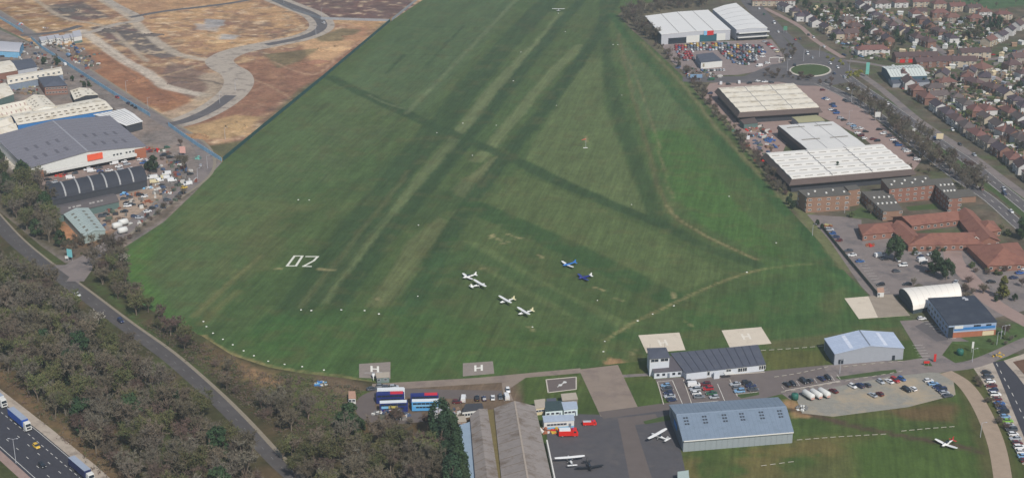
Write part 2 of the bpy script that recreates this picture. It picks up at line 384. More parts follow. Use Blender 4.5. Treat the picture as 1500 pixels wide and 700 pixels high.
S.stroke([(245,172),(290,158),(330,130),(318,112)],26,(176,160,138),.6,6); S.stroke([(120,60),(180,100),(240,140)],1.5,(104,80,66),.6,2); S.stroke([(140,62),(200,104),(262,150)],1.2,(112,86,70),.6,2); S.stroke([(360,110),(430,150),(380,190),(320,195)],1.5,(176,146,116),.7,2); S.stroke([(400,90),(460,110),(500,80),(545,50)],2,(184,150,122),.7,2); S.stroke([(230,30),(300,50),(400,50),(440,40)],1.5,(206,180,140),.7,2)
S.stroke([(280,85),(310,88),(250,108),(235,112)],3,(176,150,120),.7,2); S.stroke([(240,112),(300,118),(325,124)],2,(70,64,64),.7,2)
S.done()
# industrial estate, town, woodland and the rest
ind=[(-80,10),(60,70),(125,112),(170,140),(224,172),(250,182),(300,222),(325,238),(285,282),(240,325),(183,362),(165,372),(120,385),(95,385),(60,360),(0,310),(-80,250)]
S=Sheet('industrial_estate_ground',ind,4,.0,(128,118,112),earthM,21)
S.noise((150,130,116),.6,25,.5,2,4).noise((100,98,96),.6,18,.55,5,5)
S.poly([(60,335),(95,320),(125,350),(165,330),(150,360),(90,362)],(182,128,88),.85,4)
S.poly([(100,350),(150,345),(180,330),(200,322),(160,370),(100,380)],(98,84,66),.8,5)
S.poly([(0,200),(20,215),(45,250),(35,256),(0,240)],(200,192,178),.9,3,.2)
S.poly([(50,262),(215,225),(250,235),(240,255),(215,262),(70,292)],(142,124,116),.9,5)
S.poly([(160,295),(225,270),(255,280),(190,335),(150,330)],(160,140,122),.9,5)
S.poly([(-40,240),(50,258),(90,310),(95,380),(60,360),(0,310),(-60,260)],(84,78,60),.9,8)
S.poly([(185,355),(240,322),(288,278),(282,270),(235,312),(180,345)],(100,90,76),.8,3)
S.done()
wood=[(-80,250),(0,310),(60,360),(95,385),(120,385),(165,372),(183,362),(178,395),(200,440),(245,470),(296,492),(340,520),(395,538),(440,546),(500,553),(560,561),(555,575),(520,570),(500,640),(700,660),(700,800),(-200,800),(-200,300)]
S=Sheet('woodland_floor',wood,4,.0,(70,68,46),roughM,31)
S.noise((104,84,66),.6,20,.5,2,5).noise((74,88,50),.6,26,.52,5,5)
S.poly([(350,540),(420,545),(500,556),(520,570),(505,625),(450,615),(400,580)],(88,94,56),.9,6)
S.poly([(345,530),(395,545),(420,560),(400,570),(360,550)],(150,118,90),.8,5)
S.poly([(300,500),(350,530),(360,555),(330,560),(290,520)],(118,98,72),.7,6)
S.poly([(470,548),(530,560),(540,580),(500,580),(460,565)],(122,100,84),.7,6)
S.poly([(120,400),(150,420),(300,560),(350,620),(335,610),(290,565),(200,480)],(76,94,52),.9,4)
S.poly([(-80,500),(0,562),(150,700),(170,720),(230,720),(120,640),(0,530)],(112,92,68),.9,5)
S.poly([(-80,620),(0,655),(50,705),(-20,740),(-120,700)],(70,74,46),.9,4)
S.done()
town=[(905,22),(925,8),(990,0),(1010,-40),(1620,-40),(1700,420),(1620,560),(1500,520),(1380,500),(1342,470),(1285,446),(1240,400),(1192,345),(1150,300),(1115,250),(1070,192),(1030,148),(1000,112),(962,76),(925,44)]
S=Sheet('town_ground',town,4.5,.0,(92,88,74),roughM,41)
S.noise((80,90,58),.85,15,.5,2,7).noise((120,104,90),.6,10,.54,5,7).noise((84,70,60),.6,7,.56,8,8)
S.poly([(1390,-40),(1620,-40),(1620,0),(1500,8),(1450,14),(1410,8)],(72,98,66),.9,8)
S.poly([(1230,-30),(1300,-30),(1290,0),(1200,2),(1120,-10)],(92,98,72),.9,8)
S.poly([(905,22),(925,8),(990,0),(1040,2),(1000,18),(950,25),(955,40),(1000,80),(1060,150),(1000,112)],(104,96,78),.9,4)
S.poly([(1150,300),(1115,250),(1070,192),(1030,148),(1040,150),(1100,210),(1180,300),(1230,370),(1250,400),(1240,400)],(112,112,78),.9,3)
S.poly([(1155,300),(1185,312),(1205,322),(1260,400),(1240,400)],(104,108,72),.8,2)
S.poly([(1372,250),(1420,250),(1440,280),(1400,285)],(86,84,64),.8,5)
S.poly([(1380,500),(1500,470),(1620,450),(1620,520),(1500,500),(1440,524),(1395,520)],(78,98,56),.95,4)
S.poly([(1250,310),(1290,312),(1283,320),(1240,318)],(86,110,62),.9,2)
S.done()
south=[(560,561),(650,558),(745,551),(850,540),(905,532),(1000,524),(1130,512),(1210,508),(1335,498),(1342,470),(1380,500),(1500,520),(1620,560),(1800,800),(700,800),(700,660),(500,640),(520,570),(555,575)]
S=Sheet('airport_ground',south,2.6,.0,(84,108,62),grassM,51)
S.noise((104,110,70),.6,22,.5,2,4).noise((74,98,56),.5,30,.5,8,4)
S.poly([(500,640),(520,600),(560,565),(760,553),(770,600),(700,620),(640,625),(600,612),(540,612)],(126,112,102),.95,4)
S.poly([(540,612),(600,608),(700,610),(700,660),(500,650)],(104,88,70),.9,4)
S.poly([(1000,660),(1110,655),(1200,640),(1290,640),(1260,660),(1180,690),(1100,720),(1000,720)],(128,120,82),.75,8,thr=.38)
S.poly([(1240,645),(1330,636),(1450,628),(1470,720),(1230,720)],(84,112,60),.8,10)
S.poly([(1180,600),(1380,580),(1410,600),(1300,612),(1200,610)],(98,108,68),.8,6)
S.poly([(1300,600),(1370,592),(1400,592),(1395,618),(1330,615)],(118,100,78),.8,6)
S.poly([(1160,600),(1140,590),(1165,585),(1180,605),(1200,612),(1165,612)],(186,156,124),.9,3)
S.poly([(1120,515),(1205,512),(1210,535),(1130,545)],(104,110,68),.7,5)
S.poly([(1390,545),(1430,540),(1470,620),(1490,720),(1440,720),(1425,640),(1410,580)],(98,98,68),.8,4)
S.stroke([(1160,600),(1230,618),(1300,634),(1380,648),(1430,660)],3.2,(96,84,76),.95,2,.5)
S.poly([(1040,720),(1100,690),(1170,690),(1250,660),(1260,700),(1200,720)],(110,112,76),.6,8)
S.done(gain=(.74,.66,.56))
# ---------------------------------------------------------------- roads and paved areas
rdA=[(-60,260),(0,330),(32,362),(72,394),(118,428),(183,477),(243,520),(303,572),(350,618),(396,668),(440,712),(500,790)]
ribbon('road',rdA,(8.2,5.0),.03,M('road_asphalt',(82,78,77),noise=.12,scale=.2,stain=((92,88,86),.08,.5))); ribbon('pavement',rdA,(2.6,1.6),.012,M('old_pavement',(138,128,112),noise=.15),off=3.7)
ribbon('road_marking',rdA,.12,.055,M('worn_paint',(150,148,144)),off=0,dash=(2,7))
rdB=[(110,412),(122,395),(128,380),(165,352),(205,320),(250,290),(285,266),(300,248),(300,228),(285,208),(245,182),(190,148),(125,105),(62,62),(0,22),(-60,-15)]
ribbon('estate_road',rdB,8.5,.04,asph_pale)
flat('road_junction',[(62,388),(95,388),(125,372),(138,380),(122,398),(112,424),(90,412)],.022,asph_pale)
ribbon('pavement',rdB[3:],1.8,.04,M('old_pavement'),off=-5.2)
mw=[(-75,575),(18,655),(75,712),(140,785)]
mwP=GN([(-75,560),(27,643),(95,702),(170,775)])
ribbon('motorway',mwP,17.5,.03,asph_dark,smooth=False)
for o_,d_ in ((8.2,None),(-7.6,None),(4.6,(2,2)),(.9,(2,7)),(-3.4,(2,7))):
    ribbon('lane_marking',mwP,.24,.055,M('motorway_paint',(196,194,188),noise=.15),off=o_,dash=d_,smooth=False)
ribbon('hard_shoulder',mwP,4.2,.035,conc,off=10.9,smooth=False); ribbon('hard_shoulder',mwP,3.2,.035,pink,off=-10.3,smooth=False)
rdS=[(246,183),(275,176),(310,160),(338,140),(350,122),(345,108),(328,98),(322,88),(345,76),(390,66),(440,56),(468,44),(470,32),(455,20),(425,8),(385,-8),(340,-30)]
ribbon('haul_road',rdS,22,.03,conc)
ribbon('site_road',rdS[:4],9,.055,asph); ribbon('site_road',rdS[9:],9,.055,asph)
ribbon('haul_road',[(190,26),(240,17),(300,10),(360,1),(400,-12)],7,.05,asph); 
ribbon('site_track',[(95,50),(130,48),(170,36),(205,28),(170,8),(140,-10)],8,.025,conc)
ribbon('site_track',[(30,52),(60,50),(90,46),(118,38)],8,.045,asph)
# dual carriageway east
dn=[(1075,-40),(1092,0),(1122,35),(1150,68),(1163,92),(1172,103)]
ribbon('dual_carriageway',dn,10,.03,asph); ribbon('dual_carriageway',[(1085,-40),(1104,0),(1140,40),(1180,78),(1200,95)],7,.035,asph)
flat('roundabout_road',[(1150,90),(1170,72),(1205,75),(1240,90),(1250,104),(1245,120),(1215,126),(1175,126),(1140,120),(1120,108),(1135,100)],.042,asph)
flat('roundabout_road',[(1130,95),(1165,90),(1150,120),(1080,122),(1000,120),(1000,113),(1090,112)],.045,asph)
ell=lambda cx,cy,rx,ry,n=28:[(cx+rx*math.cos(2*math.pi*k/n),cy+ry*math.sin(2*math.pi*k/n)) for k in range(n)]
flat('roundabout_kerb',ell(1187,103.5,31,9.5),.05,kerbM,thick=.08)
flat('roundabout_grass',ell(1187,103,28.5,8.2),.06,M('verge_grass',(68,84,46),noise=.2,scale=.2),thick=.1)
c1=[(1200,122),(1240,141),(1290,172),(1345,215),(1400,258),(1450,292),(1500,336),(1600,420)]
c2=[(1238,110),(1262,128),(1310,160),(1362,198),(1420,238),(1460,270),(1500,302),(1600,385)]
ribbon('dual_carriageway',c1,8.5,.03,asph); ribbon('dual_carriageway',c2,8.5,.032,asph)
for c_ in (c1,c2):
    ribbon('lane_marking',c_,.2,.055,white,dash=(4,7)); ribbon('lane_marking',c_,.18,.055,white,off=3.8); ribbon('lane_marking',c_,.18,.055,white,off=-3.8)
med=[((a[0]+b[0])/2+6,(a[1]+b[1])/2) for a,b in zip(c1[1:],c2[1:])]
ribbon('central_reservation',med[2:],6,.02,M('verge_grass'))
front=[(1250,102),(1290,130),(1340,172),(1378,198),(1415,222),(1455,252),(1500,285),(1560,330)]
ribbon('frontage_road',front,6,.03,asph_pale); ribbon('verge',[(1245,118),(1300,148),(1350,183),(1405,226),(1455,262),(1500,294)],4,.022,M('verge_grass'))
ribbon('side_road',[(1230,88),(1265,92),(1300,98),(1320,98)],6,.03,asph_pale)
ribbon('side_road',[(1343,50),(1365,64),(1385,80),(1400,88),(1440,88),(1470,84),(1500,74),(1540,60)],6,.03,asph_pale)
ribbon('side_road',[(1300,18),(1325,38),(1350,54)],5,.03,asph_pale)
ribbon('side_road',[(1412,90),(1404,98),(1425,108),(1450,110),(1470,100),(1462,88)],5,.035,asph)
flat('green',ell(1438,98,19,6),.05,M('verge_grass'),thick=.05)
ribbon('side_road',[(1450,110),(1475,122),(1495,140),(1530,160)],5,.03,pink)
ribbon('side_road',[(1120,12),(1170,38),(1195,60),(1235,85)],5,.03,pink)
flat('showroom_car_park',[(968,64),(1080,60),(1130,58),(1150,82),(1140,100),(1080,110),(1010,112),(985,92)],.024,M('lot_asphalt',(138,124,120),noise=.14,scale=.2))
flat('retail_yard',[(1040,122),(1150,114),(1185,124),(1230,132),(1300,190),(1350,235),(1336,252),(1300,232),(1262,200),(1200,170),(1160,190),(1140,240),(1112,232),(1060,170),(1028,140)],.026,pink)
flat('hospital_road',[(1182,314),(1240,318),(1262,322),(1262,345),(1305,345),(1330,365),(1420,356),(1445,392),(1500,396),(1560,440),(1440,470),(1400,436),(1345,415),(1320,430),(1285,443),(1262,420),(1245,396),(1215,352)],.027,asph_pale)
ribbon('hotel_drive',[(1395,368),(1400,385),(1425,412),(1450,440),(1500,470),(1560,500)],9,.045,pink)
# airport hard standings
flat('apron',[(800,630),(842,606),(878,607),(985,598),(1010,720),(812,720)],.03,M('apron_asphalt',(82,80,83),noise=.14,scale=.3,stain=((92,88,88),.1,.5)))
flat('apron_strip',[(848,541),(905,534),(938,604),(880,610)],.04,M('apron_concrete',(138,124,112),noise=.1,scale=.15,stain=((124,110,102),.1,.5)))
flat('apron_strip',[(905,612),(960,606),(968,618),(930,622),(955,700),(970,740),(930,740)],.045,M('apron_concrete2',(102,93,89),noise=.1,scale=.2))
ribbon('taxiway',[(880,608),(940,600),(985,594)],6,.05,M('apron_concrete2'),smooth=False)
flat('taxiway',[(545,562),(700,553),(850,539),(852,546),(770,553),(745,570),(752,586),(738,588),(735,560),(545,572)],.035,M('apron_concrete'))
ribbon('turning_loop',[(735,578),(660,577),(600,575),(552,578),(535,592),(545,610),(580,614),(620,610)],8,.03,M('apron_concrete2'))
flat('footpath',[(905,549),(955,546),(955,550),(906,553)],.03,asph_pale)
flat('terminal_forecourt',[(960,555),(1122,543),(1205,535),(1225,540),(1270,546),(1215,560),(1115,584),(985,594),(968,578)],.03,M('forecourt_asphalt',(110,101,98),noise=.1,scale=.2))
flat('access_road',[(1205,535),(1290,528),(1325,528),(1350,524),(1372,540),(1330,548),(1220,560)],.036,asph_pale)
acc=[(1580,470),(1500,502),(1460,520),(1420,534),(1360,542),(1300,552),(1220,566),(1150,580)]
ribbon('access_road',acc,7,.042,asph_pale)
flat('access_road',[(1318,470),(1345,468),(1420,500),(1395,500),(1380,520),(1400,532),(1365,545),(1345,515)],.05,asph_pale)
flat('gravel_car_park',[(1165,580),(1215,568),(1300,552),(1365,545),(1395,548),(1400,578),(1330,596),(1220,610),(1175,605)],.046,gravel)
ribbon('gravel_track',[(1385,545),(1410,560),(1430,585),(1448,620),(1462,660),(1472,720)],6.5,.05,M('track_gravel',(158,140,122),noise=.12,scale=.3))
flat('forecourt',[(1340,478),(1358,470),(1395,497),(1372,500)],.06,asph)
flat('business_park_road',[(1454,530),(1475,527),(1520,590),(1560,720),(1520,720),(1480,612)],.03,asph_dark)
flat('footway',[(1424,536),(1454,530),(1462,548),(1500,640),(1512,680),(1498,680),(1470,620),(1440,560)],.04,conc)
flat('footway',[(1470,528),(1500,518),(1560,520),(1560,640),(1520,590),(1490,550)],.045,conc)
flat('planting_bed',[(1484,530),(1510,524),(1530,560),(1520,570)],.065,M('bark_bed',(104,78,62),noise=.2),thick=.1)
ribbon('road_marking',[(1456,532),(1480,578),(1500,620),(1520,670)],.2,.06,white,smooth=False,dash=(3,4),off=1)
# helipads
def pad(px,m,h=None,hm=None,hs=1.0):
    o=flat('helipad',px,.05,m,thick=.06)
    if h:
        c=G(*h); a=GN(px); u=(a[1]-a[0]).normalized(); v=(a[3]-a[0]).normalized(); mb=MB(); k=hs
        def q(x0,x1,y0,y1): mb.face([tuple(c+u*x+v*y+Vector((0,0,.135))) for x,y in ((x0,y0),(x1,y0),(x1,y1),(x0,y1))],hm)
        q(-1.9*k,-.95*k,-3.1*k,3.1*k); q(.95*k,1.9*k,-3.1*k,3.1*k); q(-.95*k,.95*k,-.55*k,.55*k)
        put('letter_h',mb.mesh('letter_h'),o)
    return o
fw=M('faded_paint',(222,214,200),noise=.1)
pad([(947,517),(1004,512.5),(995,487),(935,491)],padM,(971,502),fw)
pad([(1069,509),(1130,503),(1115,479),(1057,484)],padM,(1093,493),fw)
p=flat('helipad',[(1258,467),(1333,462),(1308,431),(1237,437)],.05,padM,thick=.06)
flat('stained_concrete',[(1286,465),(1333,462),(1308,431),(1272,434)],.125,M('stained_concrete',(150,138,124),noise=.15,scale=.2))
pad([(526,553),(572,555),(572,530),(526,533)],padD,(549,540.5),white,.95)
pad([(678,551),(724,547),(722,529),(678,532)],padD,(701,539),white,.95)
flat('signals_area',[(803,575),(844,570),(844,552),(800,556)],.05,M('signals_asphalt',(104,94,90),noise=.12))
for a,b in (((803,575),(844,570)),((844,570),(844,552)),((844,552),(800,556)),((800,556),(803,575))):
    ribbon('signals_border',[a,b],.5,.075,kerbM,smooth=False,thick=.1)
# painted runway number, drawn on the grass at its real place
def strokes(name,segs,w,z,m):
    mb=MB()
    for a,b in segs:
        a=G(*a); b=G(*b); d=(b-a).normalized(); n=Vector((-d.y,d.x,0))*w/2; a=a-d*w/2; b=b+d*w/2
        mb.face([(p.x,p.y,z) for p in (a+n,a-n,b-n,b+n)],m); z+=.004
    return tag(put(name,mb.mesh(name)),kind='structure')
chalk=M('chalk_marking',(214,214,200),noise=.15,scale=1)
strokes('runway_numeral_zero',[((420.5,389.5),(431.5,375)),((431.5,375),(443,375)),((443,375),(433.5,389.5)),((433.5,389.5),(420.5,389.5))],1.2,.05,chalk)
strokes('runway_numeral_two',[((449,375.8),(465.5,375.8)),((465.5,375.8),(459.5,382)),((459.5,382),(444.5,390)),((444.5,390),(455,390.3))],1.2,.05,chalk)
# ================================================================ BUILDINGS
glass=M('dark_glass',(40,48,58),rough=.15,noise=.1,spec=.6)
wpaint=M('white_frame',(214,212,206),noise=.05)
WIN={}
def win_mesh(w,h,fm,pm):
    k=(round(w,1),round(h,1),fm.name,pm.name)
    if k not in WIN:
        f=MB(); t=.12
        for b in ((-w/2,w/2,-h/2,-h/2+t),(-w/2,w/2,h/2-t,h/2),(-w/2,-w/2+t,-h/2+t,h/2-t),(w/2-t,w/2,-h/2+t,h/2-t)): f.box(b[0],b[1],-.09,.02,b[2],b[3],fm)
        if w>1.6: f.box(-.05,.05,-.09,.02,-h/2+t,h/2-t,fm)
        p=MB(); p.box(-w/2+t,w/2-t,-.045,.0,-h/2+t,h/2-t,pm)
        WIN[k]=(f.mesh('window'),p.mesh('pane'))
    return WIN[k]
def slab_mesh(pts,th,mat,name):
    mb=MB(); mb.solid([(p[0],p[1],p[2]-th) for p in pts],pts,mat); return mb.mesh(name)
class Bld:
    """quad plan traced at eaves height; local frame at the plan's centre on the ground"""
    def __init__(s,name,label,cat,px,h,rise=0,roof='gable',wall=None,roofm=None,ov=.35,group=None,trim=None,base=None,world=False):
        P=[Vector((p.x,p.y,0)) for p in (px if world else GN(px,h))]
        c=(P[0]+P[1]+P[2]+P[3])/4; u=(P[1]-P[0]).normalized(); s.yaw=math.atan2(u.y,u.x); s.c=c
        Mi=Matrix.Rotation(-s.yaw,3,'Z'); s.P=[Mi@(p-c) for p in P]; s.h=h; s.rise=rise; s.roof=roof
        s.o=thing(name,label,cat,(c.x,c.y,0),s.yaw,group); s.wall=wall; s.rm=roofm
        P=s.P; mb=MB(); prof={'gable':[(0,0),(.5,rise),(1,0)],'mono':[(0,0),(1,rise)],'flat':[(0,0),(1,0)],'barrel':[(.5-.5*math.cos(math.pi*k/12),rise*math.sin(math.pi*k/12)) for k in range(13)],'shallow':[(0,0),(.12,rise*.45),(.3,rise*.85),(.5,rise),(.7,rise*.85),(.88,rise*.45),(1,0)],
              'gable2':[(0,0),(.25,rise),(.5,0),(.75,rise),(1,0)]}.get(roof if roof not in('gable_y','barrel_y') else roof[:-2])
        s.swap=roof.endswith('_y')
        s.prof=prof
        n=4
        mb.solid([(p.x,p.y,-.1) for p in P],[(p.x,p.y,h) for p in P],wall)
        if prof and rise>0:
            ring=[s.R(0,t,0,False) for t,z in prof]; ring2=[s.R(1,t,0,False) for t,z in prof]
            mb.face(ring,wall); mb.face(list(reversed(ring2)),wall)
            if roof=='mono': mb.face([s.R(0,1,0,False),s.R(1,1,0,False),(P[2].x,P[2].y,h),(P[3].x,P[3].y,h)],wall)
        put('wall',mb.mesh('wall'),s.o)
        if base: 
            mb=MB(); mb.solid([(p.x*1.004,p.y*1.006,-.05) for p in P],[(p.x*1.004,p.y*1.006,base[1]) for p in P],base[0]); put('plinth',mb.mesh('plinth'),s.o)
        if prof:
            Lu=(P[1]-P[0]).length; Lv=(P[3]-P[0]).length
            if s.swap: Lu,Lv=Lv,Lu
            a=ov/Lu; b=ov/Lv; rb=MB(); up=[];
            T=[t for t,z in prof]; T=[-b]+T[1:-1]+[1+b]
            rows=[[Vector(s.R(x,t,.16)) for t in T] for x in (-a,1+a)]
            for k in range(len(T)-1):
                q=[rows[0][k],rows[1][k],rows[1][k+1],rows[0][k+1]]
                if s.swap: q.reverse()
                rb.solid([p-Vector((0,0,.26)) for p in q],q,roofm)
            s.ro=put('roof',rb.mesh('roof'),s.o)
        elif roof=='hip':
            ovx=[p+(p.normalized()*ov) for p in P]; E=[Vector((p.x,p.y,h)) for p in ovx]
            Lu=(P[1]-P[0]).length; Lv=(P[3]-P[0]).length
            if Lu>=Lv: k=min(.5,Lv/Lu*.5); r0=E[0].lerp(E[3],.5).lerp(E[1].lerp(E[2],.5),k); r1=E[0].lerp(E[3],.5).lerp(E[1].lerp(E[2],.5),1-k)
            else: k=Lu/Lv*.5; r0=E[0].lerp(E[1],.5).lerp(E[3].lerp(E[2],.5),k); r1=E[0].lerp(E[1],.5).lerp(E[3].lerp(E[2],.5),1-k)
            r0=r0+Vector((0,0,rise)); r1=r1+Vector((0,0,rise)); rb=MB()
            Q=([(E[0],E[1],r1,r0),(E[1],E[2],r1),(E[2],E[3],r0,r1),(E[3],E[0],r0)] if Lu>=Lv else [(E[0],E[1],r0),(E[1],E[2],r1,r0),(E[2],E[3],r1),(E[3],E[0],r0,r1)])
            for q in Q: rb.solid([p-Vector((0,0,.2)) for p in q],[p for p in q],roofm)
            s.ro=put('roof',rb.mesh('roof'),s.o); s.ridge=(r0,r1)
    def R(s,a,t,lift=0,ext=True):
        P=s.P; 
        if s.swap: A=P[0].lerp(P[3],a); B=P[1].lerp(P[2],a)
        else: A=P[0].lerp(P[1],a); B=P[3].lerp(P[2],a)
        p=A+(B-A)*t; z=s.h
        pr=s.prof
        if pr:
            i=0
            while i<len(pr)-2 and t>pr[i+1][0]: i+=1
            (t0,z0),(t1,z1)=pr[i],pr[i+1]; z+=z0+(z1-z0)*(t-t0)/(t1-t0)
        return (p.x,p.y,z+lift)
    def seams(s,n,mat,w=.12,name='seam',t0=0,t1=1,hgt=.1):
        T=[t0]+[t for t,z in s.prof if t0<t<t1]+[t1]
        L=(s.P[1]-s.P[0]).length if not s.swap else (s.P[3]-s.P[0]).length
        for i in range(1,n):
            a=i/n; d=w/L/2; mb=MB()
            for q0,q1 in zip(T,T[1:]):
                mb.solid([s.R(a-d,q0,.1),s.R(a+d,q0,.1),s.R(a+d,q1,.1),s.R(a-d,q1,.1)],[s.R(a-d,q0,.16+hgt),s.R(a+d,q0,.16+hgt),s.R(a+d,q1,.16+hgt),s.R(a-d,q1,.16+hgt)],mat)
            put(name,mb.mesh(name),s.ro)
    def line(s,t,mat,w=.4,name='ridge_cap',hgt=.14,a0=0,a1=1):
        L=(s.P[3]-s.P[0]).length if not s.swap else (s.P[1]-s.P[0]).length
        d=w/L/2; mb=MB(); q=[(a0,t-d),(a1,t-d),(a1,t+d),(a0,t+d)]; mb.solid([s.R(a,b,.1) for a,b in q],[s.R(a,b,.16+hgt) for a,b in q],mat); put(name,mb.mesh(name),s.ro)
    def lights(s,A,T,da,dt,mat,name='skylight',jit=0):
        for a in A:
            for t in T:
                a_=a+(rnd.random()-.5)*jit; q=[(a_-da,t-dt),(a_+da,t-dt),(a_+da,t+dt),(a_-da,t+dt)]; mb=MB()
                mb.solid([s.R(x,y,.1) for x,y in q],[s.R(x,y,.21) for x,y in q],mat); put(name,mb.mesh(name),s.ro)
    def wallpt(s,k,u,z,out=0.0):
        a=s.P[k]; b=s.P[(k+1)%4]; d=(b-a).normalized(); n=Vector((d.y,-d.x,0)); p=a.lerp(b,u)+n*out; return Vector((p.x,p.y,z)),math.atan2(d.y,d.x)
    def windows(s,k,us,z,w,h,fm=None,pm=None,name='window',out=.03):
        f,p=win_mesh(w,h,fm or wpaint,pm or glass)
        for u in us:
            q,ang=s.wallpt(k,u,z,out); o=put(name,f,s.o,q,ang); put('pane',p,o)
    def panel(s,k,u0,u1,z0,z1,mat,name,out=.06,label=None):
        a,ang=s.wallpt(k,u0,0,out); b,_=s.wallpt(k,u1,0,out); L=(b-a).length; mb=MB(); mb.box(0,L,-out*.9,.0 if out<.1 else -.0,z0,z1,mat); mb.v=[(x,y,z) for x,y,z in mb.v]
        o=put(name,mb.mesh(name),s.o,(a.x,a.y,0),ang)
        if label: o['label']=label
        return o
    def fascia(s,k,z0,z1,mat,out=.3,u0=0,u1=1,name='fascia'): return s.panel(k,u0,u1,z0,z1,mat,name,out)
    def roofbox(s,a,t,w,d,h,mat,name='roof_vent'):
        x,y,z=s.R(a,t,.0); mb=MB(); mb.box(-w/2,w/2,-d/2,d/2,-.1,h,mat); put(name,mb.mesh(name),s.ro,(x,y,z+.1))
U=lambda n,a=.06,b=.94:[a+(b-a)*i/max(1,n-1) for i in range(n)]
# materials
W_white=M('white_cladding',(206,206,202),noise=.06); W_grey=M('grey_cladding',(150,154,162),noise=.05); W_lgrey=M('light_grey_cladding',(178,180,186),noise=.06)
W_dark=M('dark_cladding',(62,64,70),noise=.1); brick=M('red_brick',(136,98,84),noise=.14,scale=.8); brick2=M('brown_brick',(140,110,92),noise=.14,scale=.8); orangeb=M('orange_brick',(160,100,74),noise=.12)
R_white=M('white_roof',(222,214,198),noise=.06,scale=.15,stain=((196,184,162),.12,.5)); R_new=M('new_white_roof',(226,224,220),noise=.03,scale=.1,rough=.5)
R_grey=M('grey_felt_roof',(122,120,128),noise=.08,scale=.15,stain=((112,110,116),.3,.55)); R_slate=M('slate_roof',(82,86,98),noise=.1,scale=.25,stain=((92,94,102),.3,.54)); R_dark=M('black_roof',(56,62,74),noise=.12,scale=.25,stain=((68,74,84),.2,.5))
R_blue=M('blue_grey_roof',(122,136,152),noise=.07,scale=.12,rough=.5,stain=((114,128,142),.35,.52)); R_lblue=M('pale_blue_roof',(172,184,204),noise=.06,scale=.15,rough=.5,stain=((186,196,212),.3,.52)); R_tile=M('clay_tile_roof',(134,92,78),noise=.14,scale=.5,stain=((118,78,68),.2,.5))
R_asb=M('weathered_asbestos_roof',(140,132,127),noise=.14,scale=.35,stain=((112,100,90),.18,.5),bump=.2); R_flat=M('bitumen_flat_roof',(96,92,86),noise=.12,scale=.2)
seamM=M('roof_seam',(120,120,124)); skyl=M('rooflight',(120,108,92),noise=.2,rough=.4); skyd=M('dark_rooflight',(66,72,80),rough=.3); bluem=M('blue_panel',(58,118,178)); bluel=M('light_blue_panel',(122,176,210)); redm=M('red_panel',(190,44,40)); greenm=M('green_cladding',(92,112,108),noise=.1)
cream=M('cream_render',(206,190,158),noise=.06); moss=M('moss_gutter',(112,100,62),noise=.2,scale=.6); tealM=M('teal_door',(40,86,98)); mansM=M('brown_mansard',(92,80,76),noise=.12,scale=.3,stain=((92,80,76),.2,.5))
# ---- far left: retail warehouse with sign
b=Bld('retail_warehouse','big grey-roofed retail warehouse with a white sloping front and orange sign','warehouse',[(41,247),(213,214),(160,170),(-8,200)],7.5,2.6,'gable',W_white,R_grey,.5)
# ridge runs front to back: rebuild plan turned a quarter so the gable faces the car park
bpy.data.objects.remove(b.ro); 
for c_ in list(b.o.children): bpy.data.objects.remove(c_)
bpy.data.objects.remove(b.o)
b=Bld('retail_warehouse','big grey-roofed retail warehouse with a white sloping front and orange sign','warehouse',[(41,247),(213,214),(160,170),(-8,200)],7.0,3.4,'gable_y',W_white,R_grey,.5)
b.seams(14,M('roof_seam_dark',(110,109,116)),.2); b.line(.5,M('pale_ridge',(150,150,156)),1.0)
b.panel(0,0,.12,0,4.4,orangeb,'brick_panel',.1); b.panel(0,.9,1,0,6.2,orangeb,'brick_panel',.1); b.panel(0,.12,.9,0,2.6,M('shop_front_shadow',(58,54,58)),'shop_front',.08)  # dark panel paints the canopy's shade over the shop front
b.fascia(0,2.6,4.2,W_white,1.6,.12,.9,'canopy'); b.windows(0,[.72,.75,.78,.83,.86,.89],5.2,1.2,.9,W_dark)
sg=b.panel(0,.49,.62,4.6,8.4,M('orange_sign',(222,92,60)),'sign',.3)
mb=MB()
for x0,x1,z0,z1 in ((.8,1.2,5.2,7.8),(1.2,2.6,7.4,7.8),(1.2,2.6,6.3,6.7),(1.2,2.6,5.2,5.6),(2.6,3,5.6,7.4),(3.8,4.2,5.6,7.0),(4.2,5.6,7,7.4),(4.2,5.8,5.2,5.6),(5.4,5.8,5.6,6.4),(6.6,7,5.6,7.4),(7,8.2,7.4,7.8),(7,8.2,5.2,5.6),(8.2,8.6,5.2,7.4)): mb.box(x0,x1,-.0,.03,z0,z1,W_white)
mb.v=[(x,y-.06,z) for x,y,z in mb.v]; put('sign_strokes',mb.mesh('sign_strokes'),sg)
for a in (.2,.45): 
    for t in (.12,.2,.3,.38,.62,.7,.8,.88): b.lights([a],[t],.05,.012,M('pale_rooflight',(96,94,102)))
for i in range(14): b.lights([.08+.06*i],[.47],.003,.05,M('pale_ridge'),'roof_rail')
flat('concrete_apron',[(-30,190),(-8,200),(41,249),(38,256),(14,232),(-30,215)],.06,conc)
b=Bld('factory_unit','long white-roofed factory unit with a bright blue strip along its eaves','factory',[(26,183),(165,160),(144,144),(15,168)],6,1.6,'gable',bluem,R_white,.3); b.lights(U(14,.05,.95),[.15,.32],.018,.025,skyl); b.lights(U(12,.1,.9),[.7],.018,.025,skyl)
b=Bld('factory_unit','white ribbed factory roof behind the blue-edged unit','factory',[(49,162),(83,157),(64,140),(36,147)],7,2,'gable_y',W_white,R_white); b.lights([.2,.4,.6,.8],[.15,.3,.65,.8],.025,.04,skyl)
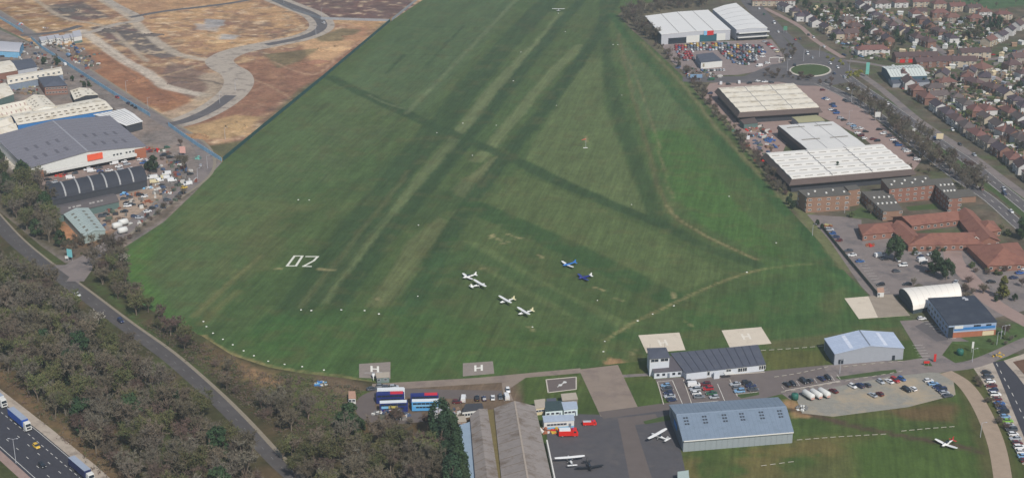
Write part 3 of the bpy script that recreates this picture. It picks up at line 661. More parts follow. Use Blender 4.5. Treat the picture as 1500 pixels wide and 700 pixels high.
b=Bld('factory_unit','pale curved-roof factory unit at the left edge of the photo','factory',[(-15,176),(49,162),(33,148),(-25,160)],6,2,'gable2',W_white,R_white); b.lights(U(7,.3,.95),[.1,.35,.6,.85],.012,.05,M('rust_rooflight',(170,140,132)))
b=Bld('factory_unit','small white twin-roofed unit between the curved roof and the big warehouse','factory',[(-20,208),(26,190),(14,172),(-30,186)],5,2,'gable2',W_white,R_white)
b=Bld('loading_shed','flat white-roofed loading shed at the rear corner of the big warehouse','shed',[(185,184),(208,178),(181,160),(139,168)],5.5,.8,'gable',W_dark,R_new,.6); b.seams(7,seamM,.15)
b=Bld('workshop','small workshop with a striped white roof and dark walls','workshop',[(109,146),(143,139),(131,130),(103,133)],4.5,1.3,'gable_y',W_dark,R_white); b.lights([.2,.5,.8],[.15,.3,.65,.85],.06,.04,skyl)
b=Bld('brick_office','square brick office with a dark hipped roof','office',[(65,127),(98,125),(86,112),(56,114)],6.5,2.4,'hip',brick,R_slate,.8); b.windows(0,U(7,.1,.92),4.8,1.5,1.3); b.windows(0,U(7,.1,.92),1.8,1.5,1.3); b.windows(3,U(4,.15,.85),4.8,1.5,1.3)
b=Bld('timber_store','pale blue-sided long shed with a cream roof','shed',[(12,124),(92,109),(88,99),(10,112)],5,1.5,'gable',M('blue_grey_wall',(128,140,156)),R_white); b.lights(U(10),[.2],.02,.06,skyd)
b=Bld('workshop','dark grey-roofed workshop beside the cream roof at the left edge','workshop',[(26,103),(54,98),(45,86),(17,90)],5,1,'gable',W_lgrey,R_slate)
b=Bld('workshop','cream-roofed workshop at the left edge beside the estate road','workshop',[(-25,112),(26,103),(14,89),(-25,95)],5,1,'gable',brick,R_white)
b=Bld('industrial_unit','bright blue unit with a pale curved roof at the left edge','workshop',[(-10,74),(28,76),(34,64),(-6,61)],5,1.8,'barrel',bluel,M('pale_roof',(176,176,182)))
b=Bld('greenhouse_shed','green-fronted pale shed at the left edge below the timber store','shed',[(-20,152),(20,138),(8,122),(-25,128)],5,1.2,'gable',greenm,R_white)
b=Bld('barrel_warehouse','long black barrel-roofed warehouse with pale ribs','warehouse',[(76,292),(215,263),(205,248),(66,276)],5,4.2,'barrel',W_dark,M('black_sheet',(58,60,68),noise=.1),.2)
b.seams(7,M('pale_rib',(160,160,160)),.9,'roof_rib',hgt=.25)
b=Bld('long_shed','long low shed with a dark roof and green wall','shed',[(86,315),(174,295),(165,284),(81,302)],4,1.4,'gable',greenm,M('brown_grey_roof',(96,90,90),noise=.1,scale=.2)); b.lights([.2,.27,.33,.37,.55,.6,.68,.74],[.3],.02,.05,M('pale_rooflight2',(160,156,150)))
b=Bld('pale_shed','pale blue-green metal shed nearest the airfield hedge','shed',[(123,346),(154,337),(129,305),(94,314)],4.2,1.6,'gable_y',M('pale_green_cladding',(150,164,160),noise=.06),M('pale_green_roof',(162,176,172),noise=.06,scale=.15),.3); b.seams(14,seamM,.1); b.lights(U(6,.12,.85),[.25,.72],.03,.06,M('brown_rooflight',(110,108,96)))
# ---- north east: retail sheds
b=Bld('retail_warehouse','white-roofed retail warehouse with teal entrance and red sign','warehouse',[(969,51),(1070,44),(1037,15),(945,24)],8.5,.9,'gable_y',W_lgrey,R_new,.2)
for t in (.25,.5,.75): pass
b.panel(3,.01,.99,0,7.6,W_dark,'side_panel',.1); b.panel(0,.1,.36,.2,5,glass,'shop_window',.1); b.panel(0,.36,.55,.2,6,W_white,'wall_panel',.12); b.panel(0,.55,.8,.2,6,tealM,'entrance_glazing',.14); b.panel(0,.8,.93,.2,6,W_white,'wall_panel',.1); b.panel(0,.61,.66,5.5,9,bluel,'sign',.3); b.panel(0,.655,.75,5.3,9,redm,'sign',.32)  # left wall's shade is painted in as a dark panel
[b.line(t,M('valley_gutter',(168,166,162)),.6,'roof_seam') for t in (.25,.5,.75)]
b=Bld('retail_warehouse','newer pale grey retail block with a dark glazed front','warehouse',[(1079,44),(1124,41),(1078,5),(1044,14)],9,.8,'gable_y',W_lgrey,R_new,.2); b.panel(0,0,1,0,2.4,glass,'shop_window',.15); b.panel(0,0,1,4.2,6.2,glass,'shop_window',.15); b.seams(6,seamM,.2); b.fascia(0,6.4,7.2,W_white,2.5); b.fascia(0,2.6,3.3,W_white,2.0)
b=Bld('showroom','small dark-roofed white showroom standing in the packed car park','showroom',[(1027,92),(1058,89),(1044,78),(1020,81)],5,.3,'mono',W_white,R_slate,.2); b.panel(3,0,1,0,4.6,M('grey_blue_wall',(124,132,148)),'side_panel',.1); b.panel(0,.08,.16,1.5,4,M('sign_board',(150,140,120)),'sign',.1)  # left side panel is greyer and bluer than the white walls
def mansard(name,label,roofpx,hr,skirt,hb,rm,nseam):
    T=[Vector((p.x,p.y,0)) for p in GN(roofpx,hr)]; c=sum(T,Vector())/len(T); o=thing(name,label,'warehouse',(c.x,c.y,0))
    n=len(T); O=[]
    for i in range(n):
        a,b_,d=T[i-1],T[i],T[(i+1)%n]; d1=(b_-a).normalized(); d2=(d-b_).normalized(); n1=Vector((d1.y,-d1.x,0)); n2=Vector((d2.y,-d2.x,0)); k=(n1+n2); k=k/(k.length**2/2+1e-6); O.append(b_+k*skirt)
    mb=MB(); I=[b_*.0+x for b_,x in zip(T,T)]
    mb.solid([(p.x-c.x,p.y-c.y,-.1) for p in T],[(p.x-c.x,p.y-c.y,hr-.3) for p in T],W_dark); put('wall',mb.mesh('wall'),o)
    for i in range(n):
        j=(i+1)%n; mb=MB(); q=[O[i],O[j],T[j],T[i]]; top=[(q[0].x-c.x,q[0].y-c.y,hb),(q[1].x-c.x,q[1].y-c.y,hb),(q[2].x-c.x,q[2].y-c.y,hr),(q[3].x-c.x,q[3].y-c.y,hr)]
        mb.solid([(x,y,z-.4) for x,y,z in top],top,mansM); put('sloping_fascia',mb.mesh('sloping_fascia'),o)
    # the roof proper sits inside as its own surface
    return o,c,T
def plainroof(o,c,quad,h,mat,nu,nv,dash,rise=.8):
    P=[Vector((p.x-c.x,p.y-c.y,0)) for p in GN(quad,h)]; f=lambda a,t,l: (P[0].lerp(P[1],a).lerp(P[3].lerp(P[2],a),t)+Vector((0,0,h+l+rise*.6*(1-abs(((t*nv)%1)*2-1)))))[:]
    mb=MB()
    for k in range(2*nv):
        t0=k/(2*nv); t1=(k+1)/(2*nv); q=[f(0,t0+1e-6,0),f(1,t0+1e-6,0),f(1,t1-1e-6,0),f(0,t1-1e-6,0)]; mb.solid([(x,y,h-.35) for x,y,z in q],q,mat)
    r=put('roof',mb.mesh('roof'),o)
    for i in range(nu):
        a=(i+.5)/nu
        for k in range(2*nv):
            t=(k+.5)/(2*nv)
            if (k%2==0)==dash: continue
            mb=MB(); q=[(a-.32/nu,t-.03/nv),(a+.32/nu,t-.03/nv),(a+.32/nu,t+.03/nv),(a-.32/nu,t+.03/nv)]
            mb.solid([f(x,y,-.2) for x,y in q],[f(x,y,.06) for x,y in q],skyl); put('skylight',mb.mesh('skylight'),r)
    for i in range(1,3):
        a=i/3; mb=MB(); q=[(a-.002,0.001),(a+.002,0.001),(a+.002,.999),(a-.002,.999)]; 
        for k in range(2*nv):
            t0=k/(2*nv)+1e-5; t1=(k+1)/(2*nv)-1e-5; mb.solid([f(a-.003,t0,-.1),f(a+.003,t0,-.1),f(a+.003,t1,-.1),f(a-.003,t1,-.1)],[f(a-.003,t0,.1),f(a+.003,t0,.1),f(a+.003,t1,.1),f(a-.003,t1,.1)],seamM)
        put('roof_seam',mb.mesh('roof_seam'),r)
q=[(1084,164),(1200,157),(1162,122),(1052,129)]
o,c,T=mansard('mansard_warehouse','cream-roofed warehouse with a sloping brown edge behind the scrap yard',q,8,2.1,5.0,R_white,4); plainroof(o,c,q,8.05,R_white,9,5,True)
q=[(1160,262),(1336,247),(1291,211),(1122,224)]
o,c,T=mansard('mansard_warehouse','largest white ribbed roof warehouse, beside the brick halls',q,8,2.1,5.0,R_white,4); plainroof(o,c,q,8.05,M('ribbed_white_roof',(226,222,214),noise=.05,scale=.15),10,5,False)
q=[(1184,220),(1268,213),(1220,178),(1140,184)]
o,c,T=mansard('mansard_warehouse','grey and white flat-topped rear wing of warehouse, with tanks by its wall',q,7,.7,5.2,R_white,4); plainroof(o,c,q,7.05,M('pale_grey_roof',(210,208,204),noise=.07,scale=.1),2,2,True,.5)
b=Bld('link_building','low cream and grey link building between two warehouses','building',[(1170,180),(1208,177),(1196,169),(1160,172)],4,.4,'gable',W_grey,M('lichen_roof',(160,156,122),noise=.1),.2)
b=Bld('yard_shelter','small green-fronted lean-to at the scrap yard','shed',[(1090,182),(1110,180),(1105,174),(1084,177)],3.5,.5,'mono',greenm,mansM,.2)
b=Bld('trade_warehouse','white-roofed warehouse with blue-grey gable near the roundabout','warehouse',[(1305,113),(1358,111),(1345,95),(1292,98)],5.5,1.8,'gable',M('dark_blue_wall',(62,88,104)),M('cool_white_roof',(206,212,206),noise=.04),.2); b.seams(12,seamM,.12); b.lights(U(9,.12,.9),[.55],.02,.04,skyd); b.lights([.6,.7,.8],[.75],.02,.04,skyd)
b=Bld('flat_store','grey flat-roofed store in front of the white-roofed trade warehouse','store',[(1308,123),(1362,120),(1355,113),(1302,115)],3,.2,'mono',W_grey,R_slate,.1)
# ---- brick halls and red tiled complex
def hall(label,px,h,sides,storeys,n,vents=0,wallm=brick2):
    b=Bld('brick_hall',label,'block of flats',px,h,0,'flat',wallm,R_flat,.15)
    for k in sides:
        L=(b.P[(k+1)%4]-b.P[k]).length; m=max(2,int(L/4.6))
        for s_ in range(storeys): b.windows(k,U(m,.08,.92),1.6+2.85*s_,1.9,1.1)
    for i in range(vents): b.roofbox(.1+.8*i/max(1,vents-1),.35+.3*(i%2),1.0,1.0,.7,wpaint,'rooflight_dome')
    return b
hall('three-storey brown brick block beside the airfield hedge',[(1182,289.5),(1246,285.5),(1236,274),(1169,279)],8.8,(0,3),3,7,5)
hall('brick stair tower at the end of the hedge-side block',[(1243,279),(1260,276.5),(1254,271),(1237,273)],9.6,(0,),3,2)
hall('low flat-roofed brick wing running towards the red roofs',[(1294,310),(1322,308),(1302,279),(1262,281)],5.5,(0,3),2,6,9)
hall('long three-storey brick block with the courtyard lawn',[(1303,277),(1369,271),(1358,257),(1291,263)],8.6,(0,),3,7,8,M('red_brick'))
hall('brick block turned diagonally beside the dual carriageway trees',[(1391,291),(1408,290),(1392,261),(1362,263)],8.4,(0,3),3,5,8,M('red_brick'))
b=Bld('annex','small flat-roofed brown annex beside the carriageway','annex',[(1402,289),(1430,287),(1420,278),(1396,280)],3.6,.3,'mono',brick2,R_flat)
flat('courtyard_lawn',[(1327,303),(1372,298),(1374,306),(1332,309)],.04,M('verge_grass'))
flat('forecourt_lawn',[(1246,312),(1262,303),(1290,318),(1282,322),(1246,316)],.04,M('verge_grass'))
def wing(label,px,h=3.4,rise=2.6,roof='gable',wins=(0,)):
    b=Bld('tiled_wing',label,'building',px,h,rise,roof,brick,R_tile,.6)
    for k in wins:
        L=(b.P[(k+1)%4]-b.P[k]).length; b.windows(k,U(max(2,int(L/4)),.08,.92),1.7,1.6,1.3)
    return b
wing('red-tiled west wing pointing at the airfield',[(1264,344),(1312,339),(1306,325),(1258,329)],3.4,2.4,'hip')
wing('long north wing of the red-tiled complex facing the brick blocks',[(1336,330),(1404,322),(1398,310),(1308,318)],3.4,2.6,'gable')
wing('sloping west side wing of the red-tiled complex',[(1331,358),(1346,345),(1322,324),(1304,334)],3.4,2.2,'gable_y',(3,))
wing('long south wing of the red-tiled complex with three white gables',[(1331,359),(1440,357),(1432,340),(1345,342)],3.4,3.2,'hip')
wing('east wing of the red-tiled complex beside the lawn strip',[(1434,356),(1464,352),(1424,309),(1400,314)],3.4,2.8,'gable_y')
wing('small square red-tiled pavilion nearest the carriageway',[(1438,340),(1466,337),(1455,324),(1426,326)],3.4,3.0,'hip')
wing('separate red-tiled pyramid-roofed building at the right edge',[(1447,389),(1512,386),(1490,355),(1417,360)],3.2,4.5,'hip')
flat('courtyard_roof',[(1348,338),(1418,331),(1408,320),(1352,326)],.08,R_flat)
for i,x in enumerate((1398,1413,1428)):
    a=G(x,361); o=thing('gable_porch','white-edged gable porch, %s of three from the left on the red-tiled wing'%nth(i),'porch',a,.06,'three white gable porches'); mb=MB()
    mb.box(-2.2,2.2,0,1.5,0,3.2,glass); mb.face([(-2.2,0,3.2),(2.2,0,3.2),(0,0,5)],glass); put('glazing',mb.mesh('glazing'),o)
    mb=MB()
    for sx in (-1,1): mb.solid([(0,-.3,5.1),(sx*2.8,-.3,3),(sx*2.8,2.5,3),(0,2.5,5.1)][::sx],[(0,-.3,5.3),(sx*2.8,-.3,3.2),(sx*2.8,2.5,3.2),(0,2.5,5.3)][::sx],R_tile)
    put('roof',mb.mesh('roof'),o); mb=MB()
    for sx in (-1,1): mb.tube((0,-.4,5.3),(sx*2.8,-.4,3.2),.16,.16,wpaint,4)
    put('bargeboard',mb.mesh('bargeboard'),o)
# ---- hangars and terminal
b=Bld('barrel_hangar','white fabric barrel-roofed hangar beside the red-roofed complex','hangar',[(1338,452),(1408,437),(1399,420),(1317,427)],2.6,3.9,'barrel',M('dark_green_cladding',(62,74,78),noise=.1),M('white_fabric',(232,226,216),noise=.03,scale=.1,rough=.6),.2)
b.o.name='barrel_hangar'; b.seams(8,M('fabric_seam',(206,200,190)),.15,hgt=.04)
b.panel(3,.1,.8,0,3,M('dark_door',(52,62,70)),'hangar_door',.12)
b=Bld('office_block','black-roofed business unit with a blue striped front and orange brick base','office',[(1390,476),(1460,471),(1427,433.5),(1360,437)],6.2,.4,'gable',M('pale_blue_cladding',(150,166,190),noise=.05),R_dark,.3)
b.panel(0,.02,1,0,2.5,orangeb,'brick_base',.1); b.panel(0,.12,.98,3.4,4.6,bluem,'blue_stripe',.08); b.panel(0,.12,.3,4.2,5.6,W_white,'sign',.14); b.panel(0,.0,.1,0,5.2,glass,'entrance_glazing',.15); b.windows(0,[.58,.62,.84],4.4,2.4,2.0,W_dark); b.windows(3,U(7,.1,.9),4.2,2.2,1.4,W_lgrey); b.windows(3,U(7,.1,.9),1.6,2.2,1.4,W_lgrey); b.panel(0,.72,.96,.2,2.2,cream,'shop_display',.16); b.roofbox(.75,.85,1.6,1.2,.6,W_lgrey); b.roofbox(.72,.9,1.6,1.2,.6,W_lgrey)
b=Bld('hangar','pale blue-roofed gabled hangar between the terminal and the access road','hangar',[(1223,518),(1324,509.5),(1308,487),(1208,496)],5.2,2.4,'gable_y',W_grey,R_lblue,.25)
b.panel(0,.06,.13,.4,2.4,glass,'window',.08); b.panel(0,.84,.88,.0,2.2,glass,'door',.08); b.panel(3,.1,.9,0,4.4,M('hangar_door_grey',(98,108,118)),'hangar_door',.1); b.seams(10,M('roof_seam_pale',(160,172,192)),.1,hgt=.04); b.line(.5,M('ridge_dark',(120,128,138)),.5); b.line(.25,W_lblue if False else M('rooflight_pale',(206,212,224)),1.6,'skylight',.03,.08,.92); b.line(.75,M('rooflight_pale'),1.6,'skylight',.03,.08,.92)
b=Bld('hangar','large blue-grey metal hangar with six groups of dark rooflights','hangar',[(1001,645),(1161.6,632),(1139,582),(981,593)],4.6,3.2,'gable',M('hangar_grey',(142,150,154),noise=.04,scale=.2),R_blue,.3)
for i,a in enumerate((.07,.24,.42,.58,.76,.93)):
    for t in (.3,.36,.42):
        for d in (-.012,.012): b.lights([a+d],[t],.009,.016,skyd)
b.seams(24,M('roof_seam_blue',(112,126,142)),.08,hgt=.03); b.line(.5,M('ridge_blue',(134,148,164)),.6)
for i in range(20): b.panel(0,i/20+.002,(i+1)/20-.002,0,4.4,M('hangar_grey'),'wall_sheet',.05)
b.panel(3,.12,.88,0,4.2,M('hangar_door_grey'),'hangar_door',.12); b.panel(3,.4,.6,2.6,4.6,bluem,'sign',.2)
b.fascia(0,4.45,4.75,wpaint,.42,0,1,'gutter')
# terminal
twall=M('terminal_white',(198,202,208),noise=.05); troof=R_slate
b=Bld('airport_terminal','long low white terminal building with a slate-blue ribbed roof','terminal',[(1005,545.5),(1120,532.6),(1108.6,509),(984,521)],3.2,1.0,'mono',twall,troof,.5)
b.seams(11,M('rib_slate',(66,70,82)),.3,'roof_rib',hgt=.12); b.windows(0,[.27,.54,.69,.745,.96,.985],1.7,2.2,1.8,wpaint); b.panel(0,.33,.4,0,2.6,twall,'porch',1.2); b.panel(0,.44,.56,2.4,2.75,wpaint,'canopy',2.4)
b.panel(0,0,.26,0,2.9,twall,'wall_panel',.3)
b=Bld('terminal_wing','lower white wing of the terminal under the control tower','terminal',[(958.5,545),(1004.6,541.5),(996,524),(950,527)],2.9,.9,'mono',twall,M('brown_slate',(90,86,92),noise=.08),.3)
b.windows(0,[.12,.3,.62,.8],1.6,1.2,1.0,W_dark); b.panel(0,.42,.49,0,2.1,M('grey_door',(110,118,130)),'door',.08)
b=Bld('control_tower','square control tower cab with slate roof and wide windows','control tower',[(952,524.8),(980.6,522.5),(975,509),(948.6,510)],8.0,.5,'hip',twall,troof,.5)
b.windows(0,[.25,.75],6.9,3.4,1.4,wpaint); b.windows(3,[.25,.75],6.9,2.4,1.4,wpaint); b.windows(1,[.25,.75],6.9,2.4,1.4,wpaint); 
mb=MB(); mb.tube((0,0,0),(0,0,3.2),.05,.04,W_dark,4); put('antenna',mb.mesh('antenna'),b.o,(-3,2,8.2)); put('antenna',bpy.data.meshes['antenna'],b.o,(3.5,2.5,8.1))
# old barns
b=Bld('old_barn','large weathered grey hangar with patched pitched roof, right of the mossy gutter','barn',[(739.4,735),(815,735),(783,595),(724.6,598)],4.6,2.6,'gable_y',W_lgrey,R_asb,.3)
b.seams(12,M('asbestos_joint',(118,108,98)),.25,'roof_seam',hgt=.05); b.line(.5,M('asbestos_ridge',(160,148,136)),.7)
b=Bld('old_barn','narrower weathered grey hangar left of the mossy gutter','barn',[(700,735),(735,735),(713.5,599),(689,609)],4.4,1.4,'gable_y',W_lgrey,M('weathered_asbestos_roof'),.2); b.seams(12,M('asbestos_joint'),.25,'roof_seam',hgt=.05)
b=Bld('lean_to','pale blue lean-to roof along the left side of the old hangars','lean-to',[(688,735),(700,735),(689,619),(669,626)],3.2,.4,'mono',W_lgrey,M('pale_blue_sheet',(140,158,176),noise=.08,scale=.3),.1)
t=thing('valley_gutter','long moss-covered gutter between the two weathered hangars','gutter',G(716,640,4)); 
mb=MB(); P=[Vector(p)-t.location for p in GN([(735,735),(740,735),(725,598),(714,599)],4.4)]; mb.solid([(p.x,p.y,-.8) for p in P],[(p.x,p.y,.15) for p in P],moss); put('moss_channel',mb.mesh('moss_channel'),t)
o=ribbon('boundary_wall',[(801,652),(818,735)],.5,0,wpaint,smooth=False,kind=None,thick=2.4); tag(o,'long white wall along the apron side of the old hangar','wall')
# portacabins
def cabin(label,px,h,wm,rm,nw=3,door=True,name='site_cabin',cat='cabin',stripe=None):
    b=Bld(name,label,cat,px,h,.25,'mono',wm,rm,.15)
    b.windows(0,U(nw,.15,.7),h*.6,1.3,.9,W_lgrey)
    if door: b.panel(0,.82,.9,0,2.0,M('grey_door',(110,118,130)),'door',.06)
    if stripe: b.panel(0,0,1,.2,.9,stripe,'stripe',.05)
    return b
pb=M('pale_cabin',(206,220,220),noise=.05)
cabin('beige-roofed hut at the top of the cabin cluster beside the apron',[(824,586),(846,584),(843,576),(822,578)],3,M('grey_timber',(130,120,110)),M('beige_roof',(168,158,144),noise=.1))
cabin('dark green-roofed white cabin in the middle of the cabin cluster',[(799,602),(824,600),(823,588),(799,589)],3,pb,M('dark_green_roof',(58,74,76)))
cabin('blue-grey-roofed cabin right of the dark green-roofed cabin',[(826,600),(846,598),(844,589),(823,590)],3,pb,M('bluegrey_roof',(160,172,188)))
cabin('cream end cabin on the left of the cabin cluster',[(785,598),(799,596),(798,585),(783,587)],3,cream,M('beige_roof'))
cabin('long white cabin with a pale blue base beside the red fire engine',[(797,618),(841,615),(840,608),(795,610)],3.2,W_white,M('bluegrey_roof'),6,True,stripe=bluel)
cabin('small grey-roofed cabin at the back of the cluster near the lawn',[(801,590),(815,589),(814,584),(801,585)],2.6,W_grey,R_slate,2,False)
cabin('white cabin behind the light blue buses',[(637,605),(659,602),(657,597),(635,598)],2.6,W_white,M('pale_roof',(176,176,182)),3)
cabin('small white cabin left of the old hangars by the evergreen trees',[(660,612),(668,611),(666,604),(659,605)],2.6,W_white,M('pale_roof'),2,False)
cabin('brown hut between the lean-to and the dark evergreens',[(671,618),(683,617),(681,610),(670,611)],2.6,M('brown_timber',(150,122,100)),M('beige_roof'),2)
b=Bld('dark_lean_roof','low dark-roofed store with a white arcaded front by the hangars','store',[(677,603),(708,599),(706,592),(682,593)],2.6,.4,'mono',W_white,W_dark,.1); b.windows(0,U(8,.06,.94),1.2,1.0,1.2,W_white)
cabin('green-grey box store on the left helipad edge',[(552,553),(570,552),(570,546),(551,547)],2.4,M('green_grey_cabin',(112,128,126)),M('beige_roof'),2,False,name='box_store')
cabin('small pinkish hut at the end of the loop road by the conifer',[(511,583),(521,583),(520,574),(511,574)],2.4,W_white,M('pink_roof',(176,140,120)),2,False)
cabin('small white kiosk by the gate of the hotel car park',[(1286,428),(1295,427.5),(1294,422),(1285,423)],2.6,W_white,M('pink_roof'),1,False,name='kiosk')
cabin('pale green cabin at the bottom edge beside the grass',[(993,712),(1010,711),(1008,690),(993,692)],2.8,pb,M('pale_green_roof'),2)
for i in range(9):
    x=60+i*5.6; y=60-(i%5)*.9-(2 if i>4 else 0)
    cabin('stacked white site cabin, %s from the left on the building site'%nth(i),[(x,y),(x+6,y-1),(x+3,y-5.5),(x-3,y-4.5)],3 if i%2 else 4.2,W_white,M('pale_roof'),2,False,name='site_cabin')
b=Bld('site_office','white two-tier office with green base on the building site','office',[(108,55),(120,53),(117,45),(106,47)],5.4,.3,'mono',W_white,M('pale_roof'),.1); b.panel(0,0,1,0,2,greenm,'green_base',.06)
for i,(x,y) in enumerate(((172,335),(181,330),(180,342))):
    o=thing('storage_tank','white rounded storage tank, %s of three beside the hedge'%nth(i),'tank',G(x,y),.7,'white tanks by the hedge'); mb=MB(); n=10
    mb.loft([[(x_,2.0*.95*math.cos(2*math.pi*k/n)*s_,1.9+1.7*math.sin(2*math.pi*k/n)*s_) for k in range(n)] for x_,s_ in ((-2.6,.5),(-2.2,.95),(0,1),(2.2,.95),(2.6,.5))],W_white); put('tank_shell',mb.mesh('tank_shell',True),o)
    mb=MB(); mb.box(-1.8,-1.4,-1.2,1.2,0,.9,W_dark); mb.box(1.4,1.8,-1.2,1.2,0,.9,W_dark); put('cradle',mb.mesh('cradle'),o)
# ================================================================ HOUSES
hw=[M('house_cream',(178,166,148),noise=.08),M('house_white',(198,196,194),noise=.06),M('house_brick',(128,96,84),noise=.12),M('house_pebbledash',(150,140,130),noise=.1)]
hr=[M('roof_brown',(92,74,73),noise=.14,scale=.6,rand=.12),M('roof_red',(112,80,74),noise=.14,scale=.6,rand=.12),M('roof_purple',(80,70,77),noise=.14,scale=.6,rand=.12),M('roof_greybrown',(94,84,82),noise=.14,scale=.6,rand=.12)]
hwn=['cream','white','brick','pebbledashed']; hrn=['brown','red','purple-brown','grey-brown']
HM={}
def house_mesh(L,W,h,rise,hip):
    k=(L,W,h,rise,hip)
    if k in HM: return HM[k]
    w=MB(); w.box(-L/2,L/2,-W/2,W/2,-.1,h,hw[0]); 
    if not hip:
        for s_ in (-1,1):
            t=[(s_*L/2,-W/2,h),(s_*L/2,W/2,h),(s_*L/2,0,h+rise)]; w.face(t if s_>0 else t[::-1],hw[0])
    for s_ in (-.25,.25): w.box(L*s_-1.3,L*s_+1.3,-W/2-.7,-W/2+.02,0,h-.4,hw[0])
    r=MB(); e=.45; d=L/2-(W/2 if hip else -e); E=[Vector((-L/2-e,-W/2-e,h-.15)),Vector((L/2+e,-W/2-e,h-.15)),Vector((L/2+e,W/2+e,h-.15)),Vector((-L/2-e,W/2+e,h-.15))]
    a,b_=Vector((-d,0,h+rise)),Vector((d,0,h+rise)); Z=Vector((0,0,.2))
    for q in ((E[0],E[1],b_,a),(E[2],E[3],a,b_)): r.solid([p-Z for p in q],q,hr[0])
    if hip:
        for q in ((E[1],E[2],b_),(E[3],E[0],a)): r.solid([p-Z for p in q],q,hr[0])
    c=MB(); c.box(-.45,.45,-.35,.35,-1.2,1.0,brick); c.box(-.3,-.08,-.12,.12,1,1.35,orangeb); c.box(.08,.3,-.12,.12,1,1.35,orangeb)
    HM[k]=(w.mesh('wall'),r.mesh('roof'),c.mesh('chimney')); return HM[k]
doorm=MB(); doorm.box(-.5,.5,-.08,.03,0,2.05,M('house_door',(90,60,56),rand=.4)); doorm=doorm.mesh('door')
def house(x,y,ang,wi,ri,L=14,W=8.4,h=5.0,rise=2.7,hip=True,label=None,group=None,far=False,name='house',cat='house'):
    p=G(x,y); o=thing(name,label,cat,p,R(ang),group)
    w,r,c=house_mesh(L,W,h,rise,hip)
    put('wall',w,o,mats=[hw[wi]]); ro=put('roof',r,o,mats=[hr[ri]])
    put('chimney',c,ro,(L*.22 if not hip else L*.5-W*.5,.2,h+rise)); 
    if L>11: put('chimney',c,ro,(-L*.22 if not hip else -(L*.5-W*.5),.2,h+rise))
    f,pn=win_mesh(1.9,1.2,wpaint,glass)
    n=max(2,int(L/5)); 
    for sgn in (-1,1):
        for z in ([1.5,3.9] if h>4 else [1.5]):
            for i in range(n):
                u=(i+.5)/n-.5; yy=-W/2-.02
                if sgn<0 and abs(abs(u)-.25)<.1: yy-=.7
                wo=put('window',f,o,(u*L,sgn*(-yy) if sgn>0 else yy,z),0 if sgn<0 else math.pi); put('pane',pn,wo)
    wo=put('window',f,o,(L/2+.02,0,1.6),math.pi/2); put('pane',pn,wo)
    put('door',doorm,o,(.9,-W/2-.02,0)); return o
def hrow(street,pts,n,ang0=None,wis=(0,1,2,3),ris=(0,1,2,3),L=14,**k):
    P=catmull(GN(pts),6) if len(pts)>2 else GN(pts); seg=[(b_-a).length for a,b_ in zip(P,P[1:])]; tot=sum(seg)
    for i in range(n):
        d=tot*i/max(1,n-1); j=0
        while j<len(seg)-1 and d>seg[j]: d-=seg[j]; j+=1
        p=P[j].lerp(P[j+1],min(1,d/seg[j])); v=P[j+1]-P[j]; ang=math.degrees(math.atan2(v.y,v.x)) if ang0 is None else ang0
        wi=wis[rnd.randrange(len(wis))]; ri=ris[rnd.randrange(len(ris))]
        kk=dict(k); kk.setdefault('hip',rnd.random()<.7); Lq=L*rnd.uniform(.82,1.12); o=house(0,0,ang+rnd.uniform(-5,5),wi,ri,L=round(Lq),rise=rnd.choice((2.4,2.7,3.1)),label='%s house with %s roof, %s %s'%(hwn[wi],hrn[ri],nth(i),street),group='suburban houses',**kk); o.location=(p.x,p.y,0)
hrow('from the far end facing the dual carriageway',[(1374,163),(1410,190),(1450,218),(1478,236),(1512,266)],10,ris=(0,1,3,2))
hrow('along the frontage road above the trade warehouse',[(1322,118),(1338,136),(1356,150)],4,wis=(0,1,2))
hrow('in the back row behind the frontage houses',[(1400,150),(1430,172),(1462,192),(1500,215)],7)
hrow('in the terrace below the shops',[(1352,98),(1378,97),(1410,97)],3,L=16,wis=(2,0),ris=(0,0,3),hip=False)
hrow('in the brown terrace by the side road',[(1425,128),(1452,136),(1478,148),(1500,164)],5,ris=(0,2))
hrow('in the lane north of the green oval',[(1448,66),(1466,58),(1482,48),(1502,36)],5,hip=False,wis=(0,1),ris=(2,1,0))
hrow('in the near terrace beside the showroom road',[(1183,30),(1196,40),(1212,48),(1228,56)],4,wis=(1,2,0),ris=(0,2,2))
hrow('behind the showroom road by the trees',[(1150,16),(1164,22),(1172,30)],3,wis=(0,1))
hrow('in the far terrace at the top of the road',[(1112,8),(1132,8),(1150,8)],3,ris=(0,1),L=16,hip=False)
hrow('in the diagonal row left of the big conifer',[(1262,14),(1276,24),(1290,34),(1304,42),(1320,52)],6,ris=(2,2,1,0))
hrow('in the row leading down to the shops',[(1322,50),(1334,57),(1346,64),(1358,68)],4,ris=(0,2))
hrow('in the second diagonal row east of the conifer',[(1340,26),(1352,36),(1364,46),(1378,54),(1392,62)],5,wis=(1,2,1),ris=(2,0,1))
hrow('in the top row along the sports field',[(1264,8),(1292,12),(1325,10),(1362,10),(1392,16),(1418,16),(1446,26),(1468,28)],9,ang0=8,wis=(0,1),ris=(0,1,1))
hrow('in the row south of the top row',[(1345,24),(1370,24),(1400,34),(1432,34),(1455,40)],5,ang0=5,ris=(0,1))
hrow('in the tangled back gardens above the shops',[(1278,50),(1290,58),(1300,64)],3,wis=(1,2))
hrow('on the slope below the green oval',[(1420,112),(1444,122),(1400,118),(1380,116)],4,ang0=70,ris=(1,2))
hrow('in the lane right of the green oval',[(1492,92),(1482,104),(1500,112),(1510,128)],4,ang0=20,wis=(1,3),ris=(2,0))
hrow('in the middle gardens west of the red barn roof',[(1385,128),(1370,134),(1372,148)],3,ang0=10,ris=(1,3))
